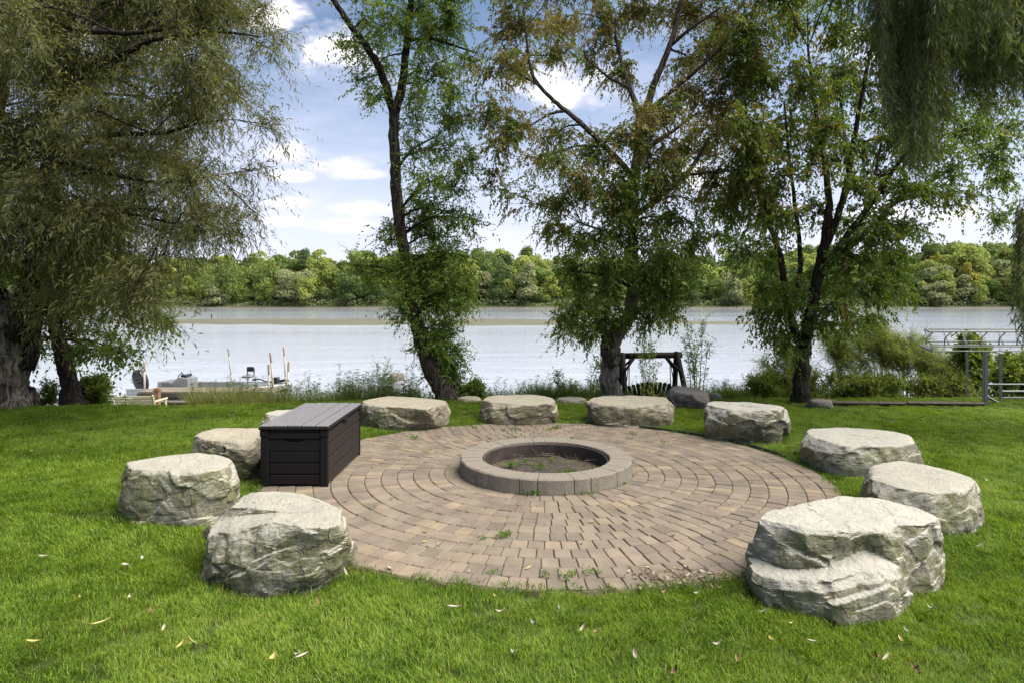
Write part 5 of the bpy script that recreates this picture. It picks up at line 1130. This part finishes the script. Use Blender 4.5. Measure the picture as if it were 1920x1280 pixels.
# weeds in the paving joints, around the boulder feet and in the fire pit
jw = MB()
def weed(p, n, size, mb): 
    D = rng.normal(size=(n, 3)); D[:, 2] = np.abs(D[:, 2]) * .8 + .3; P = np.asarray(p) + rng.normal(size=(n, 3)) * [size * .5, size * .5, .0]; P[:, 2] += rng.random(n) * size * .4
    leaves(mb, P, D, size * (.4 + .5 * rng.random(n)), size * .22, rng.random(n), droop=.1)
def blades(p, n, size, mb):
    D = rng.normal(size=(n, 3)) * .5; D[:, 2] = 1; leaves(mb, np.asarray(p) + rng.normal(size=(n, 3)) * [size * .35, size * .35, 0], D, size * (.6 + .7 * rng.random(n)), .006, rng.random(n), droop=.2)
for px, py, n, s in ((775, 822, 24, .07), (890, 803, 14, .06), (945, 808, 14, .05), (966, 806, 18, .06), (967, 822, 16, .06), (1045, 803, 20, .07), (1030, 806, 14, .06), (1075, 826, 18, .06), (1090, 829, 10, .05), (1187, 815, 14, .06), (1180, 823, 10, .05), (1290, 813, 14, .05), (1245, 830, 12, .05), (945, 1005, 34, .06), (905, 1010, 16, .04), (1105, 1075, 18, .06), (1065, 1083, 20, .06), (928, 1075, 12, .05), (1025, 1080, 14, .05),
                  (985, 925, 26, .05), (1000, 926, 40, .075), (1150, 911, 16, .05), (1168, 908, 12, .05), (1185, 892, 14, .05), (865, 884, 14, .05), (1095, 926, 16, .04), (1110, 925, 14, .04), (1060, 928, 10, .04), (700, 951, 8, .04), (800, 848, 10, .05)):
    q = GP(px, py); weed(q, n, s, jw); blades(q, n // 2, s * 1.1, jw)
for _ in range(160):
    a = rng.random() * 6.28; k = rng.integers(0, 13); q = [PC[0] + (PR0 + k * PP) * math.cos(a), PC[1] + (PR0 + k * PP) * math.sin(a)]; q.append(-SL * q[1] - .008); blades(q, 5, .022, jw)
for c, th, fr in footprints[:11]:
    for _ in range(22):
        i = rng.integers(len(th)); r = np.interp(th[i], th, fr) * 1.03; q = [c[0] + r * math.cos(th[i]), c[1] + r * math.sin(th[i])]; q.append(float(-SL * q[1]) - .01); blades(q, 9, .075, jw)
for _ in range(420):                                        # ragged grass hanging over the patio rim
    a = rng.random() * 6.28; r = PR + rng.normal() * .025 + .01; q = [PC[0] + r * math.cos(a), PC[1] + r * math.sin(a)]; q.append(-SL * q[1] - .01); blades(q, 8, .05, jw)
o = jw.build('joint_weeds', M['joint_weed']); tag(o, 'small weeds and grass tufts in the paving joints and round the boulders', 'weeds', kind='stuff')
pw_ = MB()
for px, py, n, s in ((958, 868, 40, .07), (1012, 872, 34, .06), (1068, 884, 40, .06), (1050, 886, 26, .05), (935, 880, 14, .06), (1110, 876, 12, .05), (985, 858, 16, .05), (1035, 855, 14, .05)):
    q = W(px, py, 6.28 + (872 - py) * .017); q[2] = FZ + .02; weed(q, n, s, pw_); blades(q, n, s, pw_)
o = pw_.build('pit_weeds', M['joint_weed'], pit, pit.location); o['kind'] = 'stuff'
tw = MB()
for _ in range(150):
    a = rng.random() * 6.28; r = .56 * math.sqrt(rng.random()); p = np.array([r * math.cos(a), r * math.sin(a), .03 + .02 * rng.random()]); b = rng.random() * 6.28; L_ = .03 + .12 * rng.random()
    bar(tw, p, p + [L_ * math.cos(b), L_ * math.sin(b), .02 * rng.normal()], .0022, 3)
o = tw.build('twigs', M['twig'], pit); o['kind'] = 'stuff'

# ------------------------------------------------------------------ fallen leaves
def leaf_mesh(L, Wd, mat, curl):
    m = MB(); t = np.linspace(0, 1, 7); wv = Wd * np.sin(np.pi * t ** .8) * .5 + .0006; rows = []
    for a, b in zip(t, wv): rows.append([[(a - .5) * L, -b, .010 + curl * (a - .5) ** 2 * L * 2 + b * .5], [(a - .5) * L, 0, .006 + curl * (a - .5) ** 2 * L * 2], [(a - .5) * L, b, .010 + curl * (a - .5) ** 2 * L * 2 + b * .5]])
    grid(m, np.array(rows)); return m.mesh('fallen_leaf', mat)
LM = {k: [leaf_mesh(L, w_, M['litter_' + k], c) for L, w_, c in s] for k, s in dict(pale=((.075, .024, .3), (.06, .02, .8), (.09, .016, .2)), yellow=((.10, .014, .25), (.08, .02, .3), (.07, .026, .5)), brown=((.07, .03, .9), (.055, .03, .6), (.08, .02, .5))).items()}
LBL = {'pale': ('pale dry fallen leaf lying in the lawn grass', 'pale fallen leaves on the lawn'), 'yellow': ('yellow narrow fallen leaf lying in the lawn grass', 'yellow fallen leaves on the lawn'), 'brown': ('curled brown fallen leaf lying in the lawn grass', 'brown fallen leaves on the lawn')}
PLB = {k: (v[0].replace('in the lawn grass', 'on the paving'), v[1].replace('the lawn', 'the paving')) for k, v in LBL.items()}
FALL = []
def fallen(kind, px, py, on=None):
    q = GP(px, py); onp = math.hypot(q[0] - PC[0], q[1] - PC[1]) < PR
    if math.hypot(q[0] - PC[0], q[1] - PC[1]) < .9 or in_foot(np.array([q[0]]), np.array([q[1]]), .03)[0]: return
    o = link(bpy.data.objects.new('fallen_leaf', LM[kind][rng.integers(3)])); o.location = (q[0], q[1], q[2] + (.002 if onp else .026)); s = rng.uniform(.65, 1.0) * (.8 if onp else .9)
    o.rotation_euler = (rng.normal() * .12, rng.normal() * .12 if onp else rng.normal() * .35, rng.random() * 6.28); o.scale = (s, s, s)
    lb = (PLB if onp else LBL)[kind]; FALL.append((o, kind, onp, q)); tag(o, lb[0], 'leaf', lb[1])
for k, px, py in (('pale', 1047, 1152), ('pale', 648, 1080), ('yellow', 338, 1222), ('yellow', 356, 1212), ('pale', 1435, 1155), ('pale', 1745, 1152), ('yellow', 1742, 1158), ('pale', 1522, 1214), ('brown', 1382, 1250), ('brown', 1120, 1197), ('pale', 940, 1158), ('pale', 1093, 1187), ('pale', 268, 1055), ('pale', 242, 1130), ('yellow', 190, 1178), ('yellow', 150, 1130), ('brown', 600, 1142), ('pale', 850, 1148), ('pale', 730, 1068), ('pale', 1307, 1122), ('brown', 1240, 1122), ('pale', 1000, 1180), ('pale', 1345, 1221),
                  ('pale', 1190, 1240), ('yellow', 1447, 1212), ('yellow', 1480, 1180), ('yellow', 480, 1172), ('pale', 965, 1238), ('brown', 1270, 1268), ('brown', 1718, 1268), ('brown', 1722, 1275), ('pale', 1660, 1245), ('pale', 560, 1240), ('yellow', 60, 1215), ('pale', 1850, 905), ('pale', 1700, 1118), ('pale', 80, 1052), ('pale', 1770, 840), ('pale', 1650, 790), ('pale', 130, 830), ('pale', 250, 820), ('yellow', 60, 850), ('yellow', 300, 790), ('pale', 1560, 770), ('pale', 1850, 780), ('pale', 1840, 1030), ('yellow', 1690, 1210)): fallen(k, px, py)
for k, px, py in (('yellow', 797, 997), ('pale', 880, 1072), ('yellow', 990, 1066), ('yellow', 1020, 1074), ('pale', 1090, 1020), ('pale', 1122, 990), ('pale', 1370, 945), ('pale', 1410, 905), ('yellow', 1320, 897), ('brown', 1335, 914), ('brown', 1262, 1005), ('pale', 825, 1022), ('yellow', 795, 1017), ('yellow', 815, 905), ('pale', 755, 913), ('brown', 648, 942), ('yellow', 655, 909), ('brown', 1392, 873), ('brown', 1447, 887), ('pale', 835, 822), ('brown', 920, 822), ('brown', 1232, 812), ('yellow', 1265, 810), ('yellow', 800, 845), ('yellow', 1520, 906), ('yellow', 1110, 980)): fallen(k, px, py)
for _ in range(12): fallen(['pale', 'pale', 'yellow', 'brown'][rng.integers(4)], rng.uniform(20, 1900), rng.uniform(765, 1275))
MARKS = [(GP(510, 1090), 'the rounded near-left boulder'), (GP(330, 978), 'the squared left boulder'), (GP(1540, 1150), 'the biggest near-right boulder'), (GP(1760, 995), 'the low mossy-ended boulder'), (GP(1600, 890), 'the flat boulder on the right rim'), (GP(1400, 826), 'the fractured pale block'), (GP(840, 1080), "the patio's front-left rim"), (GP(1030, 1104), "the patio's front-middle rim"), (GP(1340, 1060), "the patio's front-right rim"), (GP(1000, 1275), 'the middle of the bottom edge'), (GP(350, 1275), 'the bottom edge at the left'), (GP(1600, 1275), 'the bottom edge at the right'), (GP(110, 1060), 'the left edge of the lawn'), (GP(160, 850), 'the far left part of the lawn'), (GP(1840, 830), 'the far right part of the lawn'), (GP(1025, 930), "the pit's front"), (GP(1180, 890), "the pit's right side"), (GP(870, 880), "the pit's left side"),
         (GP(600, 905), 'the storage box'), (GP(425, 893), 'the boulder behind the box corner'), (GP(760, 806), 'the long far boulder'), (GP(970, 795), 'the boulder straight behind the pit'), (GP(1180, 798), 'the boulder before the stump'), (GP(140, 757), 'the slim leaning trunk'), (GP(1260, 1084), 'the litter heap')]
SEEN = {}
for o, kind, onp, q in FALL:                                # say which one by the nearest landmark
    mk = sorted(MARKS, key=lambda m: np.hypot(*(m[0][:2] - q[:2])))[0]; dx, dy = q[0] - mk[0][0], q[1] - mk[0][1]; dist = math.hypot(dx, dy)
    way = ('right of' if dx > 0 else 'left of') if abs(dx) > abs(dy) else ('beyond' if dy > 0 else 'in front of')
    near = 'close ' if dist < .4 else 'well ' if dist > .9 else ''
    adj = {'pale': 'pale dry', 'yellow': 'narrow yellow', 'brown': 'curled brown'}[kind]
    o['label'] = f"{adj} leaf on the {'paving' if onp else 'lawn'}, {near}{way} {mk[1]}"
    if len(o['label'].split()) > 16: o['label'] = o['label'].replace(near, '')
dl = MB()                                                    # heap of swept litter at the patio rim
for _ in range(240):
    q = GP(1262 + rng.normal() * 48, 1082 + rng.normal() * 10); m = LM['brown'][0]
    L_ = .012 + .034 * rng.random(); a = rng.random() * 6.28; d_ = np.array([math.cos(a), math.sin(a), .3 * rng.normal()]); s = np.array([-math.sin(a), math.cos(a), .4 * rng.normal()]) * L_ * .18; q = q + [0, 0, .004 + .012 * rng.random()]
    dl.add([q, q + d_ * L_ * .5 + s, q + d_ * L_, q + d_ * L_ * .5 - s], [[0, 1, 2, 3]], None, rng.random())
mm, t, out = new_mat('swept_litter'); pbr(t, out, t.ramp(t.attr('rnd'), [(0, (.045, .03, .018)), (.6, (.13, .085, .05)), (.85, (.24, .19, .11)), (1, (.38, .35, .28))]), .8); o = dl.build('leaf_litter', mm); tag(o, 'brown leaf litter swept against the front rim of the patio', 'litter', kind='stuff')

# ------------------------------------------------------------------ the wooded far bank
def far_leaf(name, a, b, c):
    m, t, out = new_mat(name); oi = t.new('ShaderNodeObjectInfo').outputs['Random']
    f = t.math('ADD', t.math('MULTIPLY', t.attr('rnd'), .7), t.math('MULTIPLY', oi, .3)); cc = t.ramp(f, [(.1, a), (.5, b), (.95, c)])
    p = pbr(t, None, cc, .7, None, .15); tr = t.new('ShaderNodeBsdfTranslucent'); t.l.new(cc, tr.inputs[0]); mx = t.new('ShaderNodeMixShader', inp={0: .4}); t.l.new(p.outputs[0], mx.inputs[1]); t.l.new(tr.outputs[0], mx.inputs[2]); t.l.new(mx.outputs[0], out.inputs[0]); return m
FM = {'green': far_leaf('far_green', (0.081, 0.135, 0.038), (0.149, 0.216, 0.054), (0.23, 0.297, 0.068)), 'yellow': far_leaf('far_yellow_green', (.16, .21, .045), (.26, .31, .07), (.37, .40, .10)), 'olive': far_leaf('far_olive', (0.162, 0.189, 0.081), (0.243, 0.27, 0.121), (0.338, 0.351, 0.176)),
      'dark': far_leaf('far_dark_green', (.06, .10, .035), (.10, .15, .05), (.15, .20, .065)), 'gold': far_leaf('far_gold', (.20, .19, .03), (.32, .29, .05), (.42, .36, .07))}
def far_crown(hgt, wid, seed, shape='round', n=2600):
    r = np.random.default_rng(seed); m = MB(); nb = 16; bl = []
    for i in range(nb):
        if shape == 'cone': z = r.uniform(.12, .95); q = wid * .5 * (1.02 - z) ; a = r.random() * 6.28; bl.append((q * .55 * math.cos(a), q * .55 * math.sin(a), z * hgt, q * .6 + .5, hgt * .08))
        else:
            z = r.uniform(.18, .86); q = wid * .5 * math.sqrt(max(.05, 1 - ((z - .45) / .55) ** 2)); a = r.random() * 6.28; k = r.uniform(.3, .72); bl.append((q * k * math.cos(a), q * k * math.sin(a), z * hgt, wid * r.uniform(.17, .27), hgt * r.uniform(.10, .17)))
    for (bx, by, bz_, br, bh) in bl:
        k = n // nb; u = r.normal(size=(k, 3)); u /= np.linalg.norm(u, axis=1)[:, None]; u[:, 2] = np.where(u[:, 2] < -.4, -u[:, 2], u[:, 2]); rad = .72 + .4 * r.random((k, 1))
        C = np.array([bx, by, bz_]) + u * rad * [br, br, bh]; nn = unit(u + r.normal(size=(k, 3)) * .55); t1 = unit(np.cross(nn, r.normal(size=(k, 3)))); t2 = np.cross(nn, t1); s = (.26 + .34 * r.random((k, 1)))
        V = np.stack([C - t1 * s, C + t2 * s * .7, C + t1 * s, C - t2 * s * .8], 1).reshape(-1, 3); m.add(V, np.arange(4 * k).reshape(k, 4), None, np.repeat(np.clip(r.random() * .35 + .65 * r.random(k), 0, 1), 4))
    return m
def far_trunk(hgt):
    m = MB(); tube(m, [(0, 0, -.6), (.1, 0, hgt * .3), (0, .1, hgt * .75)], [.35, .25, .08], 6); return m
farcol = bpy.data.collections.new('far_tree_kinds')
for i, (h, w_, shp, mk) in enumerate(((15, 12, 'round', 'green'), (17, 11, 'round', 'yellow'), (13, 12, 'round', 'olive'), (16, 11, 'round', 'yellow'), (17, 10, 'round', 'green'), (14, 11, 'round', 'dark'))):
    farcol.objects.link(bpy.data.objects.new('far_tree_kind', far_crown(h, w_, 100 + i, shp, 2400).mesh('far_tree_kind', FM[mk])))
fp = []; fs = []
for row, (y, step) in enumerate(((287, 8), (296, 8), (306, 9), (318, 9), (332, 9.5), (350, 10))):
    for x in np.arange(-380, 380, step):
        xx_ = x + rng.normal() * 2.5; yy = y + rng.normal() * 3; fp.append((xx_, yy, float(ground_z(xx_, yy)) - .8)); hk = np.interp(xx_, [-320, -150, -60, 0, 40, 150, 220, 320], [.95, .95, .95, 1.0, .92, 1.0, 1.2, 1.15]); fs.append(rng.uniform(.78, 1.15) * hk * (.86 if row == 0 else 1.22))
o = gn_scatter('far_wood', fp, fs, np.stack([0 * np.array(fs), 0 * np.array(fs), rng.random(len(fs)) * 6.28], 1), farcol, FM['green']); tag(o, 'mixed green wood covering the far bank of the river', 'wood', kind='stuff')
und = MB()                                                   # low scrub at the water line
for i in range(9000):
    pass
n = 12000; C = np.stack([rng.uniform(-330, 330, n), 282.2 + rng.random(n) * 5, np.zeros(n)], 1); C[:, 2] = ground_z(C[:, 0], C[:, 1]) + rng.random(n) ** 1.5 * (2.4 + 1.6 * vnoise(np.c_[C[:, 0] * .08, 0 * C[:, :2]], 4)); nn = unit(rng.normal(size=(n, 3)) + [0, -.6, .5]); t1 = unit(np.cross(nn, rng.normal(size=(n, 3)))); t2 = np.cross(nn, t1); s = .28 + .3 * rng.random((n, 1))
und.add(np.stack([C - t1 * s, C + t2 * s, C + t1 * s, C - t2 * s], 1).reshape(-1, 3), np.arange(4 * n).reshape(n, 4), None, np.repeat(rng.random(n), 4))
o = und.build('far_scrub', FM['olive']); tag(o, 'low scrub along the water line of the far bank', 'scrub', kind='stuff')
def far_tree(label, px, pytop, d, wpx, mk, shp='round', seed=0, n=3000):
    b = W(px, 570, d); b[2] = float(ground_z(b[0], d)); h = W(px, pytop, d)[2] - b[2]; w_ = wpx / F * d
    root = tag(empty('far_tree', b), label, 'tree', 'single trees standing out on the far bank')
    far_trunk(h).build('trunk', M['bark'], root); o = far_crown(h, w_, 300 + seed, shp, n).build('crown', FM[mk], root); o['kind'] = 'stuff'
for i, a in enumerate((('round pale olive tree at the water on the far bank, left of the ash', 553, 497, 283, 78, 'olive'), ('tall bushy green tree on the far bank at the right edge of the willow', 415, 470, 284, 80, 'green'), ('small dark tree on the far skyline between willow and ash', 572, 467, 300, 30, 'dark'),
                       ('sunlit yellow-green tree on the far bank between willow and ash', 495, 470, 292, 56, 'yellow'), ('yellow-green spreading far tree close left of the ash trunk', 660, 468, 296, 66, 'yellow'), ('dark green far tree at the water just left of the ash', 655, 505, 283, 56, 'dark'), ('greyish rounded willow-like tree on the far bank right of the ash', 985, 487, 283, 48, 'olive'),
                       ('dark green far tree between the ash and the greyish rounded far tree', 945, 478, 288, 44, 'dark'), ('pale green domed tree on the far skyline right of the ash', 910, 462, 310, 50, 'green'), ('dark tree tip on the far skyline above the greyish rounded far tree', 950, 470, 300, 26, 'dark'), ('golden yellow tree among the green wood above the boat lift', 1818, 490, 287, 30, 'gold'), ('smaller golden tree top high in the wood at the right', 1752, 470, 305, 22, 'gold'),
                       ('large grey-olive tree at the far water line right of the maple', 1745, 522, 283, 56, 'olive'), ('brownish olive domed tree in the wood right of the maple', 1765, 496, 290, 60, 'olive'), ('pale olive low tree on the far bank behind the swing', 1375, 520, 283, 44, 'olive'), ('tall dark tree on the far skyline right of the maple', 1745, 456, 315, 44, 'dark'))):
    far_tree(a[0], a[1], a[2], a[3], a[4], a[5], a[6] if len(a) > 6 else 'round', i)
mb_ = MB(); xs = np.linspace(-350, 350, 500); yy0 = 274 + 1.5 * vnoise(np.c_[xs * .05, 0 * xs, 0 * xs], 6); 
grid(mb_, np.array([np.stack([xs, yy0 - .5, 0 * xs + WATER - .1], 1), np.stack([xs, yy0, 0 * xs + WATER + .12 + .1 * vnoise(np.c_[xs * .3, 0 * xs, 0 * xs], 2)], 1), np.stack([xs, yy0 + 5, 0 * xs + WATER + .5], 1), np.stack([xs, yy0 + 10, 0 * xs + WATER + .9], 1)]))
tag(mb_.build('far_shore', simple('pale_shore_mud', (.045, .042, .026), (.09, .083, .055), .4, .9, .2, .05)), kind='structure')
